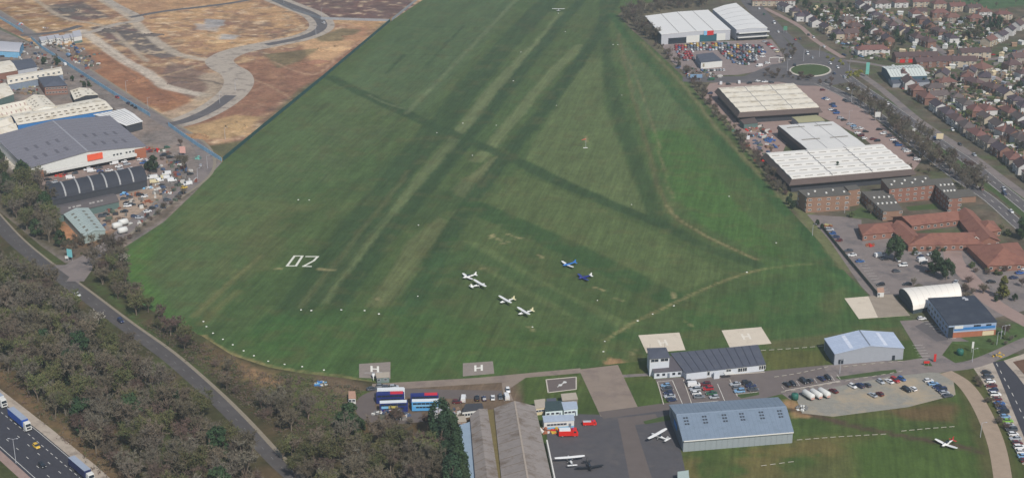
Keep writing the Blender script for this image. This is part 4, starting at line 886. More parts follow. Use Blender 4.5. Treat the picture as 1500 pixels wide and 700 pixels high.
hrow('in the estate behind the red barn roof',[(1445,168),(1468,168),(1488,178),(1508,192)],4,ang0=100)
hrow('at the right edge above the carriageway bend',[(1470,200),(1490,208),(1508,222)],3,ang0=15,wis=(1,3),L=10)
hrow('backing onto the showroom roundabout trees',[(1240,36),(1252,44),(1244,56)],3,ang0=20,wis=(2,3))
house(1426,84,6,0,0,L=24,W=10,hip=False,label='long brown-roofed building with a cream front above the green oval',name='public_house',cat='building')
house(1340,90,5,2,0,L=34,W=10,hip=False,label='long brown-roofed shop parade with red shopfronts',name='shop_parade',cat='shops')
house(1277,80,5,1,1,L=26,W=9,hip=True,label='red-brown roofed row with white bay fronts by the roundabout',name='terrace',cat='terrace')
house(1437,104,40,0,1,L=14,W=12,h=3.4,rise=3.5,label='orange-red roofed bungalow beside the green oval',name='bungalow',cat='bungalow')
sf=bpy.data.objects['shop_parade']; mb=MB(); mb.box(-14,-3,-.3,0,.2,2.8,redm); mb.box(0,10,-.3,0,.2,2.8,redm); put('shopfront',mb.mesh('shopfront'),sf,(0,-5.1,0))
# ================================================================ TREES
barkM=M('bark',(112,100,88),noise=.2,scale=2,rand=.25)
twM=[M('bare_twigs',(102,94,78),noise=.15,rand=.28),M('olive_twigs',(104,102,68),noise=.15,rand=.25),M('reddish_twigs',(98,82,74),noise=.15,rand=.22),M('grey_twigs',(106,100,88),noise=.15,rand=.2)]
evM=M('evergreen_foliage',(50,68,42),noise=.25,scale=1,rand=.25); evM2=M('dark_conifer_foliage',(46,68,46),noise=.25,scale=1,rand=.2); blM=M('white_blossom',(196,190,176),noise=.15,rand=.1); shM=M('shrub_foliage',(82,90,54),noise=.25,scale=1,rand=.3); yeM=M('yellow_shrub',(142,140,60),noise=.2,rand=.1); goldM=M('golden_conifer_foliage',(92,92,44),noise=.2)
def tree_bare(seed,H=10,Wd=4.2,nt=1000,tw=None,leaf=None,upright=.6,wid=.1):
    r=random.Random(seed); T=MB(); C=MB(); fork=H*r.uniform(.2,.32); top=Vector((r.uniform(-.4,.4),r.uniform(-.4,.4),fork))
    T.tube((0,0,-.3),top,.26,.19,barkM,6); ends=[]
    for i in range(9):
        a=2*math.pi*(i+r.random()*.6)/9*2.4; el=r.uniform(.2,1.0); rad=Wd*r.uniform(.45,.8)*math.cos(el*.9)
        e=Vector((math.cos(a)*rad,math.sin(a)*rad,fork+(H-fork)*(.35+.55*el*r.uniform(.8,1.05)))); mid=top.lerp(e,.5)+Vector((r.uniform(-.4,.4),r.uniform(-.4,.4),r.uniform(-.2,.7)))
        T.tube(top,mid,.13,.09,barkM,4,False); T.tube(mid,e,.09,.04,barkM,4,False)
        for j in range(7):
            s_=mid.lerp(e,r.random()) if j else e; d=Vector((r.gauss(0,1),r.gauss(0,1),r.gauss(.5,.7))).normalized(); q=s_+d*r.uniform(.9,2.1)
            q.z=max(q.z,fork*.8); T.tube(s_,q,.04,.015,barkM,3,False); ends.append((s_,q))
    m=tw
    for k in range(nt):
        s_,q=ends[r.randrange(len(ends))]; b=s_.lerp(q,r.uniform(.2,1.05)); d=Vector((r.gauss(0,1),r.gauss(0,1),r.gauss(upright,.8))).normalized(); L=r.uniform(.5,1.25); e=b+d*L
        n=d.cross(Vector((r.gauss(0,1),r.gauss(0,1),r.gauss(0,1)))).normalized()*wid*r.uniform(.6,1.4)
        C.face([b-n*.7,b+n*.7,e],m)
    if leaf:
        for k in range(nt//2):
            s_,q=ends[r.randrange(len(ends))]; b=s_.lerp(q,r.uniform(.3,1.2))+Vector((r.gauss(0,.4),r.gauss(0,.4),r.gauss(0,.4))); u=Vector((r.gauss(0,1),r.gauss(0,1),r.gauss(0,1))).normalized()*.17; v=u.cross(Vector((r.gauss(0,1),r.gauss(0,1),r.gauss(0,1)))).normalized()*.17
            C.face([b-u,b+v,b+u,b-v],leaf)
    return T.mesh('trunk'),C.mesh('crown')
def tree_leafy(seed,H,Wd,mat,shape='round',n=1800,sz=.28):
    r=random.Random(seed); T=MB(); T.tube((0,0,-.2),(0,0,H*.75),.22*H/8,.06,barkM,6); C=MB()
    clumps=[]
    for i in range(26):
        t=r.random()**.8; a=r.random()*6.283
        if shape=='cone': z=H*(.06+.9*t); rr=Wd*(1-t)*.75+.15
        elif shape=='column': z=H*(.08+.88*t); rr=Wd*.7*math.sqrt(max(0,1-(t*1.02-.35)**2*1.3))
        else: z=H*(.2+.72*t); rr=Wd*.68*math.sqrt(max(.05,1-(t*2-.9)**2))
        rr*=r.uniform(.55,1); clumps.append((Vector((math.cos(a)*rr,math.sin(a)*rr,z)),(Wd*.34 if shape!='cone' else Wd*(.2+.3*(1-t)))*r.uniform(.7,1.2)))
        T.tube((0,0,z*.8),(math.cos(a)*rr*.8,math.sin(a)*rr*.8,z),.06,.02,barkM,3,False)
    for k in range(n):
        c,cr=clumps[r.randrange(len(clumps))]; d=Vector((r.gauss(0,1),r.gauss(0,1),r.gauss(0,1))).normalized(); p=c+d*cr*r.random()**.35; p.z=max(p.z,.1)
        nn=(d+Vector((r.gauss(0,.5),r.gauss(0,.5),r.gauss(.3,.5)))).normalized(); u=nn.cross(Vector((r.gauss(0,1),r.gauss(0,1),.1))).normalized()*sz*r.uniform(.6,1.4); v=nn.cross(u).normalized()*sz*r.uniform(.6,1.4)
        C.face([p-u,p+v*.9,p+u,p-v*.9],mat)
    return T.mesh('trunk'),C.mesh('crown')
TB={'brown':[tree_bare(s,9+s%3,4.4,1500,twM[0]) for s in (1,2,3)],'olive':[tree_bare(s,9,4.3,1300,twM[1],shM) for s in (4,5)],'red':[tree_bare(6,8,3.8,1500,twM[2]),tree_bare(16,9,4.2,1400,twM[2])],
    'grey':[tree_bare(7,11,4.6,1100,twM[3]),tree_bare(8,10,4.0,1200,twM[3])],'blossom':[tree_bare(9,6,3.4,900,twM[3],blM)],
    'evergreen':[tree_leafy(10,9,4.0,evM,'round',2600),tree_leafy(11,8,3.6,evM,'round',2600)],'conifer':[tree_leafy(12,11,4.0,evM2,'cone',2400)],'column':[tree_leafy(13,12,3.4,evM2,'column',2200)],
    'bush':[tree_leafy(14,2.6,2.1,shM,'round',420,.22),tree_leafy(15,2.2,1.9,shM,'round',420,.2)],'barebush':[tree_bare(17,3.4,2.2,520,twM[0],None,.5,.09),tree_bare(18,3.0,2.4,520,twM[2],None,.5,.09),tree_bare(19,3.2,2.2,520,twM[3],None,.5,.09)],
    'yellow':[tree_leafy(20,1.8,1.8,yeM,'round',420,.2)],'gold':[tree_leafy(21,9,2.6,goldM,'cone',1800)],'ivy':[tree_leafy(22,9,3.0,evM,'column',1700)],'twiggreen':[tree_bare(23,5,3,700,twM[1],evM)]}
TL={'brown':('bare_tree','bare brown tree in the %s'),'olive':('budding_tree','olive-green budding tree in the %s'),'red':('bare_tree','reddish bare tree in the %s'),'grey':('bare_tree','pale grey bare tree in the %s'),
    'blossom':('blossom_tree','white blossoming tree in the %s'),'evergreen':('evergreen_tree','dark round evergreen tree in the %s'),'conifer':('conifer_tree','dark cone-shaped conifer in the %s'),'column':('conifer_tree','tall dark columnar evergreen in the %s'),'bush':('shrub','low green shrub in the %s'),
    'barebush':('bare_shrub','leafless twiggy shrub in the %s'),'yellow':('flowering_shrub','yellow flowering shrub in the %s'),'gold':('conifer_tree','golden-green conifer in the %s'),'ivy':('ivy_tree','ivy-covered dark tree in the %s'),'twiggreen':('small_tree','small greenish half-bare tree in the %s')}
SEQ=[0]
WLM=((20,372,'the left edge of the main road'),(95,440,'the white car'),(140,478,'the white blossom tree'),(180,505,'the dark car'),(235,545,'the middle of main road'),(300,610,'the lower bend of road'),(345,670,'the bottom end of road'),(10,430,'the left picture edge'),(80,500,'the wood centre, upper part'),(10,520,'the top of the motorway bank'),(60,570,'the white lorry'),(110,610,'the blue lorry'),(160,560,'the wood centre, middle part'),(170,660,'the dark blue lorry'),(240,630,'the wood centre, lower part'),(260,700,'the bottom picture edge'))
def tree(kind,x,y,where,sc=1.0,label=None,group=True,world=None):
    v=TB[kind]; SEQ[0]+=1; T,C=v[SEQ[0]%len(v)]; nm,lb=TL[kind]
    p=world if world is not None else G(x,y)
    if kind in('grey','red'): nm={'grey':'pale_bare_tree','red':'russet_bare_tree'}[kind]
    if group and kind not in('bush','barebush','yellow'):
        if where.startswith('gardens'): nm='garden_tree'
        elif 'hedge' in where or 'belt' in where: nm='hedge_tree'
    if where=='big roadside wood': where='roadside wood near '+min(WLM,key=lambda q:(G(q[0],q[1])-p).length)[2]
    s_=sc*rnd.uniform(.75,1.3) if group else sc
    if kind in('bush','barebush','yellow'):
        o=thing(nm,label or lb%where,'shrub',p,rnd.random()*6.28,('%s shrubs in the %s'%(kind,where)) if group else None)
        put('stem',T,o,scale=s_); put('foliage' if kind!='barebush' else 'twigs',C,o,scale=s_)
    else:
        o=thing(nm,label or lb%where,'tree',p,rnd.random()*6.28,('%s trees in the %s'%(kind,where)) if group else None)
        put('trunk',T,o,scale=s_); put('crown',C,o,scale=s_)
    return o
def scatter(px,step,kinds,where,sc=1.0,jit=.45,maxn=9999,seed=0,keep=1.0):
    P=GN(px); r=random.Random(seed); X=[p.x for p in P]; Y=[p.y for p in P]; n=0; y=min(Y); row=0
    pts=[]
    while y<max(Y):
        x=min(X)+(step/2 if row%2 else 0)
        while x<max(X):
            pts.append((x+r.uniform(-jit,jit)*step,y+r.uniform(-jit,jit)*step)); x+=step
        y+=step*.87; row+=1
    a=np.array(pts); k=inside(a[:,0],a[:,1],P)
    for (x,y),ok in zip(pts,k):
        if ok and r.random()<keep and n<maxn:
            kd=kinds[r.randrange(len(kinds))]; tree(kd,0,0,where,sc,world=Vector((x,y,0))); n+=1
    return n
wk=['brown']*5+['olive']*4+['red']*2+['grey']*3+['ivy']*1
N=scatter([(-60,330),(0,378),(40,408),(84,438),(120,470),(166,508),(210,545),(268,592),(325,640),(372,695),(410,760),(250,790),(160,690),(90,620),(0,545),(-40,520)],7.9,wk,'big roadside wood',1.3,seed=5)
N+=scatter([(455,690),(475,662),(530,655),(560,650),(625,650),(645,672),(650,760),(470,760)],7.6,wk[:-1],'wood behind the old hangars',1.25,seed=6)
N+=scatter([(398,655),(420,650),(455,662),(475,700),(480,760),(455,735)],6.5,['olive','brown','brown'],'corner of wood beside the road',.9,seed=16)
N+=scatter([(-40,235),(30,255),(58,265),(74,300),(82,330),(92,350),(90,372),(66,362),(30,330),(-40,285)],8.5,['olive','brown','grey','olive','evergreen'],'copse left of the barrel warehouse',1.15,seed=7)
N+=scatter([(128,392),(150,372),(180,372),(178,395),(192,432),(232,468),(285,500),(300,522),(280,525),(225,482),(160,432)],7.2,['brown','red','olive','brown','grey','twiggreen'],'hedge belt between road and airfield',1.1,seed=8)
N+=scatter([(300,528),(335,545),(365,585),(410,620),(440,645),(410,645),(370,610),(330,575)],9,['barebush','barebush','twiggreen','brown'],'scrub slope beside the road',.9,seed=9)
N+=scatter([(380,600),(420,590),(450,600),(455,640),(430,640)],7,['brown','brown','twiggreen','grey'],'thicket at the road bend',1.05,seed=19)
N+=scatter([(92,352),(140,352),(165,348),(130,375),(100,378)],5.5,['barebush','brown','bush'],'bushes below the pale shed',.6,seed=10)
for x,y in ((190,350),(202,340),(212,331),(222,323),(232,315),(241,306),(251,300),(262,293),(270,285)): tree('barebush',x,y,'hedge along the estate road',.8)
N+=scatter([(1242,136),(1270,150),(1310,180),(1345,203),(1385,232),(1432,262),(1434,280),(1405,262),(1372,252),(1340,228),(1300,188),(1262,160)],7.0,['brown','red','brown','grey'],'tree belt beside the dual carriageway',1.0,seed=11)
N+=scatter([(1390,256),(1430,262),(1450,282),(1420,288)],7.5,['brown','grey'],'tree clump at the carriageway bend',.9,seed=12)
N+=scatter([(905,25),(930,16),(990,5),(1036,3),(1040,10),(990,16),(945,22),(940,28),(950,42),(966,62),(958,68),(930,45)],7,['red','brown','brown','grey'],'thicket round the white-roofed retail warehouse',.95,seed=13)
hedge=[(962,68),(985,86),(1005,104),(1020,122),(1032,140),(1046,160),(1060,178),(1078,200),(1092,218),(1108,236),(1122,252),(1136,270),(1148,284)]
H_=catmull(GN(hedge),3)
for i,p in enumerate(H_):
    tree(['brown','red','barebush','grey'][i%4],0,0,'hedge along the east side of airfield',.55 if i%4!=2 else 1.3,world=p+Vector((rnd.uniform(-2,2),rnd.uniform(-2,2),0)))
    tree('barebush',0,0,'hedge along the east side of airfield',1.0,world=p+Vector((rnd.uniform(-4,2),rnd.uniform(-3,3),0)))
tree('brown',1022,140,'',.75,'round grey-brown bare tree in the bend of the hedge near the scrap yard',False)
for x,y in ((1155,300),(1161,306),(1158,290)): tree('evergreen',x,y,'corner by the brown brick block',.45)
for a in ((1225,262,'conifer',.95,'dark pointed conifer in front of the largest white roof'),(1310,382,'evergreen',1.5,'large round dark evergreen in the hospital car park, left one'),(1368,402,'evergreen',1.5,'large round dark evergreen in the car park, right one'),(1386,410,'evergreen',1.15,'smaller dark evergreen joined to the right-hand car park evergreen'),
    (1468,438,'gold',1.35,'golden-green pointed conifer in the car park island'),(1486,441,'evergreen',.42,'low dark bush right of the golden conifer'),(1459,442,'evergreen',.38,'low dark bush left of the golden conifer'),(1497,420,'red',.6,'dark red tree at the right edge of the car park'),(1338,420,'grey',.5,'small bare tree behind the fabric hangar'),
    (1472,492,'red',.75,'leafless purple-brown tree beside the blue-striped business unit'),(1496,350,'evergreen',1.4,'dark green tree at the right edge by the grass strip'),(1476,345,'bush',1.3,'green shrub on the lawn near the right edge'),(1465,340,'twiggreen',.8,'brownish small tree by the pavilion'),
    (1216,300,'bush',1.0,'round shrub in front of the brick flats'),(1275,313,'barebush',1.3,'reddish shrub at the brick flats corner'),(1247,318,'bush',1.2,'dark shrub at the end of the hedge-side block'),(1197,330,'evergreen',.4,'small dark bush at the hotel car park corner'),(1204,336,'evergreen',.35,'second small dark bush by the car park corner, nearer the cars'),
    (1440,430,'barebush',1.2,'brown shrub left of the golden conifer'),(1424,392,'bush',1.1,'shrub in the middle of the diamond lawn'),(225,252,'evergreen',1.25,'wide dark green bush in the retail car park'),(215,250,'evergreen',.55,'smaller green bush left of the wide dark bush'),(270,252,'brown',1.0,'round bare tree beside the estate road bend'),
    (262,240,'brown',.75,'smaller bare tree left of the road bend'),(265,215,'red',.6,'thin bare tree by the red skips'),(143,478,'blossom',1.15,'white blossoming tree overhanging the main road'),(182,385,'blossom',.9,'pale blossoming bush at the edge of the airfield'),(173,378,'blossom',.8,'second pale blossoming bush left of the first by the airfield'),
    (512,634,'evergreen',1.55,'broad dark conifer at the end of the loop road'),(524,640,'evergreen',.95,'darker conifer just right of the broad one'),(1334,60,'conifer',1.1,'dark conifer between the white houses, cone-shaped'),(1313,62,'conifer',1.2,'large dark conifer above the terrace'),(1270,50,'evergreen',1.3,'dark evergreen in the gardens near the roundabout'),
    (1452,45,'column',1.2,'tall dark cypress, left of the pair'),(1462,46,'column',1.15,'tall dark cypress, right of the pair'),(1428,60,'brown',1.4,'big purple-brown bare tree in the middle gardens'),(1395,150,'evergreen',.8,'dark green tree in the gardens behind the frontage row'),(1265,290,'bush',.9,'green shrub at the foot of the flats'),(1245,262,'evergreen',.35,'small shrub near the pointed conifer')):
    tree(a[2],a[0],a[1],'',a[3],a[4],False)
for i in range(11):
    t=i/10; tree('column' if i%2 else 'evergreen',648+26*t+(-8 if i%2 else 6),640+100*t,'row of evergreens beside the lean-to roof',1.2 if i%2 else 1.4)
N+=scatter([(1240,103),(1262,106),(1265,112),(1240,116)],4.5,['yellow'],'island near the roundabout',.9,seed=3)
N+=scatter([(1196,74),(1212,84),(1240,93),(1238,97),(1208,88)],6,['yellow'],'verge above the roundabout',.9,seed=4)
for q,w_,k_,st,kp in (([(1110,0),(1300,-22),(1290,6),(1215,8),(1180,12)],'woodland at the top of the picture',['olive','brown','evergreen'],12,.8),([(1390,-30),(1560,-30),(1560,4),(1500,10),(1440,12),(1400,8)],'edge of the sports field',['brown','grey','evergreen'],13,.45),
    ([(1170,10),(1260,10),(1330,62),(1320,84),(1250,70),(1215,60)],'gardens near the showroom road',['brown','evergreen','red','olive'],9.5,.8),([(1330,30),(1400,60),(1440,80),(1370,60)],'gardens above the shops',['brown','evergreen','twiggreen'],11,.75),
    ([(1400,30),(1500,32),(1440,62),(1400,60)],'gardens in the middle of the suburb',['brown','red','olive','evergreen'],10,.8),([(1360,102),(1420,118),(1500,170),(1540,240),(1500,232),(1440,196),(1380,145),(1345,118)],'gardens behind the frontage houses',['brown','evergreen','twiggreen','olive','red'],10.5,.75),
    ([(1455,100),(1540,95),(1540,170),(1495,150)],'gardens right of the green oval',['brown','evergreen','red'],10.5,.75)):
    scatter(q,st,k_,w_,.62,seed=len(w_),keep=kp)
# parked against walls
for q,w_,k_,st,sc in (([(1150,97),(1165,84),(1170,70),(1152,70),(1140,84)],'bushes beside the roundabout slip road',['brown','red'],9,.6),([(1120,108),(1180,112),(1240,128),(1235,132),(1180,120),(1120,114)],'hedge below the roundabout',['barebush','red'],6,.6),
    ([(1330,380),(1360,366),(1440,352),(1436,362),(1350,372)],'planting along the red-tiled wing',['bush','barebush','bush'],5,.7),([(1422,398),(1470,395),(1490,398),(1480,404),(1430,404)],'planting by the pavilion car park',['bush','barebush'],5,.8),
    ([(1340,378),(1350,372),(1325,352),(1318,360)],'planting beside the west side wing',['bush','bush'],5,.8),([(1416,440),(1434,430),(1420,412),(1410,418)],'bushes behind the fabric hangar',['barebush'],6,.8),([(1300,250),(1360,246),(1380,262),(1310,260)],'bushes between the brick flats and warehouse',['brown','bush'],9,.5),
    ([(100,112),(130,122),(140,128),(128,132),(100,118)],'hedge beside the brick office',['evergreen','bush'],7,.5),([(150,165),(172,168),(180,180),(160,170)],'bushes behind the loading shed',['brown'],7,.5),([(60,95),(95,100),(82,84),(58,82)],'bushes beside the estate road',['evergreen','brown','bush'],8,.6),
    ([(1448,500),(1500,478),(1500,500),(1455,515)],'bushes on the bank below the business unit',['barebush','bush'],7,.6),([(1416,545),(1440,545),(1462,590),(1480,640),(1470,640),(1440,590)],'scrub beside the gravel track',['barebush'],6,.6),([(640,606),(700,602),(700,612),(640,620)],'scrub by the old hangars',['barebush','bush'],5,.6),
    ([(1392,552),(1402,556),(1424,590),(1414,590)],'scrub by the gravel car park',['barebush','bush'],6,.5),([(525,616),(600,612),(640,620),(640,630),(530,632)],'bank below the loop road',['barebush','brown','red'],5.5,.7)):
    scatter(q,st,k_,w_,sc,seed=len(w_)+3)
# undergrowth of the wood: nobody could count it
def undergrowth(name,px,n,seed,label):
    P=GN(px); r=random.Random(seed); X=[p.x for p in P]; Y=[p.y for p in P]; mb=MB(); k=0; ms=[twM[0],shM,twM[2],evM]
    pts=np.array([(r.uniform(min(X),max(X)),r.uniform(min(Y),max(Y))) for _ in range(n*3)]); ok=inside(pts[:,0],pts[:,1],P)
    for (x,y),o_ in zip(pts,ok):
        if not o_ or k>n: continue
        k+=1; m=ms[r.choice((0,0,1,2,2,3))]; s_=r.uniform(.5,1.3)
        for j in range(9):
            b=Vector((x+r.gauss(0,.7)*s_,y+r.gauss(0,.7)*s_,r.uniform(0,.6)*s_)); u=Vector((r.gauss(0,1),r.gauss(0,1),r.gauss(.6,.6))).normalized()*.8*s_; v=u.cross(Vector((r.gauss(0,1),r.gauss(0,1),r.gauss(0,1)))).normalized()*.14*s_
            mb.face([b-v,b+v,b+u],m)
    tag(put(name,mb.mesh(name)),label,None,None,'stuff')
undergrowth('undergrowth',[(-60,330),(0,372),(84,432),(166,500),(262,592),(362,705),(395,780),(150,690),(0,540)],7000,1,None)
undergrowth('scrub',[(300,505),(370,545),(470,555),(530,570),(500,640),(430,655),(300,545),(200,470)],2600,2,None)
undergrowth('bank_grass',[(-60,515),(0,560),(150,700),(200,760),(250,790),(150,690),(0,540)],1500,3,None)
# ================================================================ VEHICLES
tyre=M('tyre',(34,34,36),noise=.1); hub=M('hubcap',(150,150,152),rough=.4,metal=.3); lampW=M('headlamp',(210,212,210),rough=.2); lampR=M('tail_lamp',(150,30,26),rough=.3); cglass=M('car_glass',(44,52,60),rough=.1,spec=.7,noise=.05)
PC={}
def paint(n,c): PC[n]=M(n+'_car_paint',c,rough=.3,noise=.02,spec=.5,rand=.06)
for n,c in (('silver',(168,172,178)),('white',(220,220,220)),('black',(34,36,42)),('dark grey',(70,74,82)),('dark blue',(36,48,84)),('blue',(44,88,150)),('red',(168,34,34)),('dark red',(96,34,38)),('green',(46,92,66)),('lime green',(120,170,60)),('yellow',(214,176,60)),('cream',(206,194,160)),('light blue',(120,156,190)),('grey',(120,124,130)),('orange',(196,96,44)),('brown',(104,78,62))): paint(n,c)
def hull(st,mat,mb):
    rings=[]
    for x,w,z0,z1 in st: rings.append([(x,-w,z0),(x,w,z0),(x,w*1.0,z0+(z1-z0)*.6),(x,w*.9,z1),(x,-w*.9,z1),(x,-w,z0+(z1-z0)*.6)])
    mb.loft(rings,mat)
base_p=PC['silver']
def cartype(kind):
    b=MB(); g=MB()
    if kind=='hatchback':
        hull([(-1.95,.72,.45,.8),(-1.85,.82,.25,.95),(-1.0,.86,.22,.98),(.6,.86,.22,.95),(1.5,.84,.24,.82),(1.9,.76,.3,.66),(1.98,.65,.35,.55)],base_p,b); c=[(-1.85,.7,.95,.97),(-1.55,.66,.9,1.4),(-.9,.64,.9,1.46),(.1,.62,.9,1.44),(1.0,.68,.88,.92)]; L=(-1.55,.15)
    elif kind=='saloon':
        hull([(-2.25,.72,.45,.85),(-2.15,.82,.28,.98),(-1.2,.88,.22,.98),(.7,.88,.22,.93),(1.8,.85,.24,.82),(2.2,.76,.3,.66),(2.28,.65,.35,.55)],base_p,b); c=[(-1.75,.7,.92,.97),(-1.1,.62,.9,1.38),(-.4,.62,.9,1.42),(.2,.62,.9,1.38),(1.05,.7,.88,.9)]; L=(-1.1,.2)
    elif kind=='suv':
        hull([(-2.2,.8,.5,.95),(-2.15,.9,.35,1.1),(-1.2,.93,.32,1.1),(.8,.93,.32,1.08),(1.9,.9,.34,1.0),(2.2,.82,.4,.8)],base_p,b); c=[(-2.1,.78,1.05,1.1),(-1.95,.74,1.05,1.68),(-1,.73,1.05,1.74),(.2,.72,1.05,1.7),(1.05,.78,1.02,1.07)]; L=(-1.95,.25)
    else:
        hull([(-2.6,.9,.4,1.9),(-2.55,.95,.3,2.1),(0,.96,.3,2.15),(1.1,.95,.3,2.1),(1.9,.93,.3,1.25),(2.5,.88,.32,1.05),(2.62,.8,.4,.8)],base_p,b); c=[(1.1,.86,1.3,2.12),(1.35,.86,1.3,1.98),(1.95,.88,1.2,1.3)]; L=None
    rr=[[(x,-w*1.12,z0),(x,w*1.12,z0),(x,w,z1),(x,-w,z1)] for x,w,z0,z1 in c]; g.loft(rr,cglass)
    if L:
        t=MB(); zz=max(k[3] for k in c); w=c[2][1]; b.solid([(L[0],-w*1.02,c[1][3]-.02),(L[1],-w*1.02,c[3][3]-.02),(L[1],w*1.02,c[3][3]-.02),(L[0],w*1.02,c[1][3]-.02)],[(L[0]+.05,-w*.98,c[1][3]+.05),(L[1]-.05,-w*.98,c[3][3]+.05),(L[1]-.05,w*.98,c[3][3]+.05),(L[0]+.05,w*.98,c[1][3]+.05)],base_p)
    xf={'hatchback':1.25,'saloon':1.4,'suv':1.4,'van':1.7}[kind]; xr={'hatchback':-1.25,'saloon':-1.35,'suv':-1.35,'van':-1.6}[kind]; W_={'hatchback':.84,'saloon':.86,'suv':.9,'van':.92}[kind]
    F={'hatchback':(1.9,-1.9),'saloon':(2.2,-2.2),'suv':(2.15,-2.16),'van':(2.55,-2.57)}[kind]; zl={'hatchback':.62,'saloon':.62,'suv':.8,'van':.85}[kind]
    return b.mesh('body'),g.mesh('window_glass'),xf,xr,W_,F,zl
def wheel_mesh(r):
    m=MB(); m.tube((0,-.11,0),(0,.11,0),r,r,tyre,12); h=MB(); h.tube((0,-.12,0),(0,.12,0),r*.6,r*.6,hub,8); return m.mesh('tyre'),h.mesh('rim')
WH=wheel_mesh(.32); WHB=wheel_mesh(.5); CT={k:cartype(k) for k in ('hatchback','saloon','suv','van')}
hl=MB(); hl.box(-.06,.06,-.18,.18,-.09,.09,lampW); hl=hl.mesh('headlight'); tl=MB(); tl.box(-.05,.05,-.14,.14,-.1,.1,lampR); tl=tl.mesh('tail_light')
npl=MB(); npl.box(-.02,.02,-.26,.26,-.06,.06,M('number_plate',(210,190,90))); npl=npl.mesh('number_plate')
def car(x,y,ang,colr,label,kind='hatchback',near=True,group=None,p=None,cat=None):
    b,g,xf,xr,w,F,zl=CT[kind]; p=p if p is not None else G(x,y)
    o=thing('parked_'+('van' if kind=='van' else 'car') if group!='moving' else ('van' if kind=='van' else 'car'),label,'van' if kind=='van' else 'car',(p.x,p.y,.07),R(ang),None if group=='moving' else group)
    put('body',b,o,mats=[PC[colr]]); put('window_glass',g,o)
    if near:
        for wx in (xf,xr):
            for sy in (-1,1):
                k=put('wheel',WH[0],o,(wx,sy*w*.93,.32)); put('rim',WH[1],k)
        for sy in (-1,1): put('headlight',hl,o,(F[0],sy*.58,zl)); put('tail_light',tl,o,(F[1],sy*.62,zl+.12))
        put('number_plate',npl,o,(F[1]-.03,0,zl-.15))
    else:
        for wx in (xf,xr):
            for sy in (-1,1): put('wheel',WH[0],o,(wx,sy*w*.93,.32))
    return o
KD={'silver':'hatchback','van':'van'}
def cars(L,ang,where,group,near=True,jit=4):
    for i,e in enumerate(L):
        x,y,c=e[:3]; kd=e[3] if len(e)>3 else ('hatchback','saloon','hatchback','suv')[(i*7+len(where))%4]; a=e[4] if len(e)>4 else ang
        car(x,y,a+rnd.uniform(-jit,jit)+(180 if rnd.random()<.4 else 0),c,'%s %s, %s %s'%(c,{'van':'van','suv':'tall car','saloon':'saloon car','hatchback':'hatchback'}[kd],nth(i),where),kd,near,group)
S_,W_c,B_,DG,DB,BL,RD,DR='silver','white','black','dark grey','dark blue','blue','red','dark red'
cars([(975,566,'light blue'),(977,571.5,DG),(979,577,DB),(981,582,S_),(984,587,DB)],9,'from the terminal in the leftmost parking column','cars in the leftmost terminal column')
cars([(1011,560.5,DG),(1016,565.5,W_c,'van'),(1018,572,S_),(1020,577.5,W_c),(1024,582.5,'grey')],9,'from the terminal in the white van column','cars in the white van column')
cars([(1033,564.5,DR),(1037,571,RD,'suv'),(1042,577.5,'green'),(1046,583,S_)],9,'from the terminal in the red car column','cars in the red car column')
cars([(1077,564,S_),(1080,569.5,'grey'),(1083,574.5,'light blue')],9,'from the terminal left of the small grass bay','cars left of the small grass bay')
cars([(1094,562.5,B_),(1100,566.5,DB,'saloon'),(1103,572,DG)],9,'from the terminal above the small grass bay','cars above the small grass bay')
cars([(1152.5,564.5,B_),(1161,563.5,B_),(1177,560,B_),(1186,559,DG),(1203,556,DB),(1212.6,554.5,B_)],112,'from the left in the dark row behind the terminal','dark cars in the row behind the terminal')
cars([(1220.8,574,DR),(1248.6,567,W_c),(1259.4,566.5,DB),(1269.7,565.5,DG),(1289.8,560.5,S_,'hatchback'),(1302.4,560,W_c,'saloon'),(1311,558.5,RD),(1320.6,556.5,BL)],118,'from the left in the upper gravel row','cars in the upper gravel row')
cars([(1278,580,S_,'saloon'),(1288.5,578.5,DR),(1327.8,572.5,B_),(1337,571,W_c)],118,'from the left in the lower gravel row','cars in the lower gravel row')
cars([(1360.2,558.8,W_c),(1367,563.5,'light blue'),(1372.6,568,DB),(1379,572.5,DB),(1383.5,576.8,S_),(1388,581,DG)],14,'from the back in the column at the gravel edge','cars in the gravel edge column')
cc=[B_,DG,W_c,DR,DB,W_c,DR,BL,DB,B_,'light blue','lime green',S_,DG,W_c,S_,DR,W_c,W_c,'light blue',DR]
cars([(1443+(1502-1443)*i/20+ (2 if i<3 else 0),547+(676-547)*i/20,c) for i,c in enumerate(cc)],5,'from the top in the long row beside the new road','cars in the long row beside the new road')
for i,(x,y) in enumerate(((1183.6,583),(1195,581.5),(1206.7,580))): 
    o=thing('tank_trailer','white rounded trailer with pinkish end, %s from the left of three on gravel'%nth(i),'trailer',G(x,y),R(118),'three white rounded trailers'); mb=MB(); n=10
    mb.loft([[(x_,1.25*math.cos(2*math.pi*k/n)*s_,1.75+1.3*math.sin(2*math.pi*k/n)*s_) for k in range(n)] for x_,s_ in ((-3,.75),(-2.7,1),(2.5,1),(2.9,.8))],W_white); put('shell',mb.mesh('shell',True),o)
    mb=MB(); mb.box(-3.02,-2.9,-.8,.8,.7,1.6,M('pink_panel',(190,150,138))); mb.box(-2.9,3.6,-.5,.5,.45,.6,W_dark); put('chassis',mb.mesh('chassis'),o)
    for sy in (-1,1): put('wheel',WH[0],o,(-.6,sy*1.05,.32))
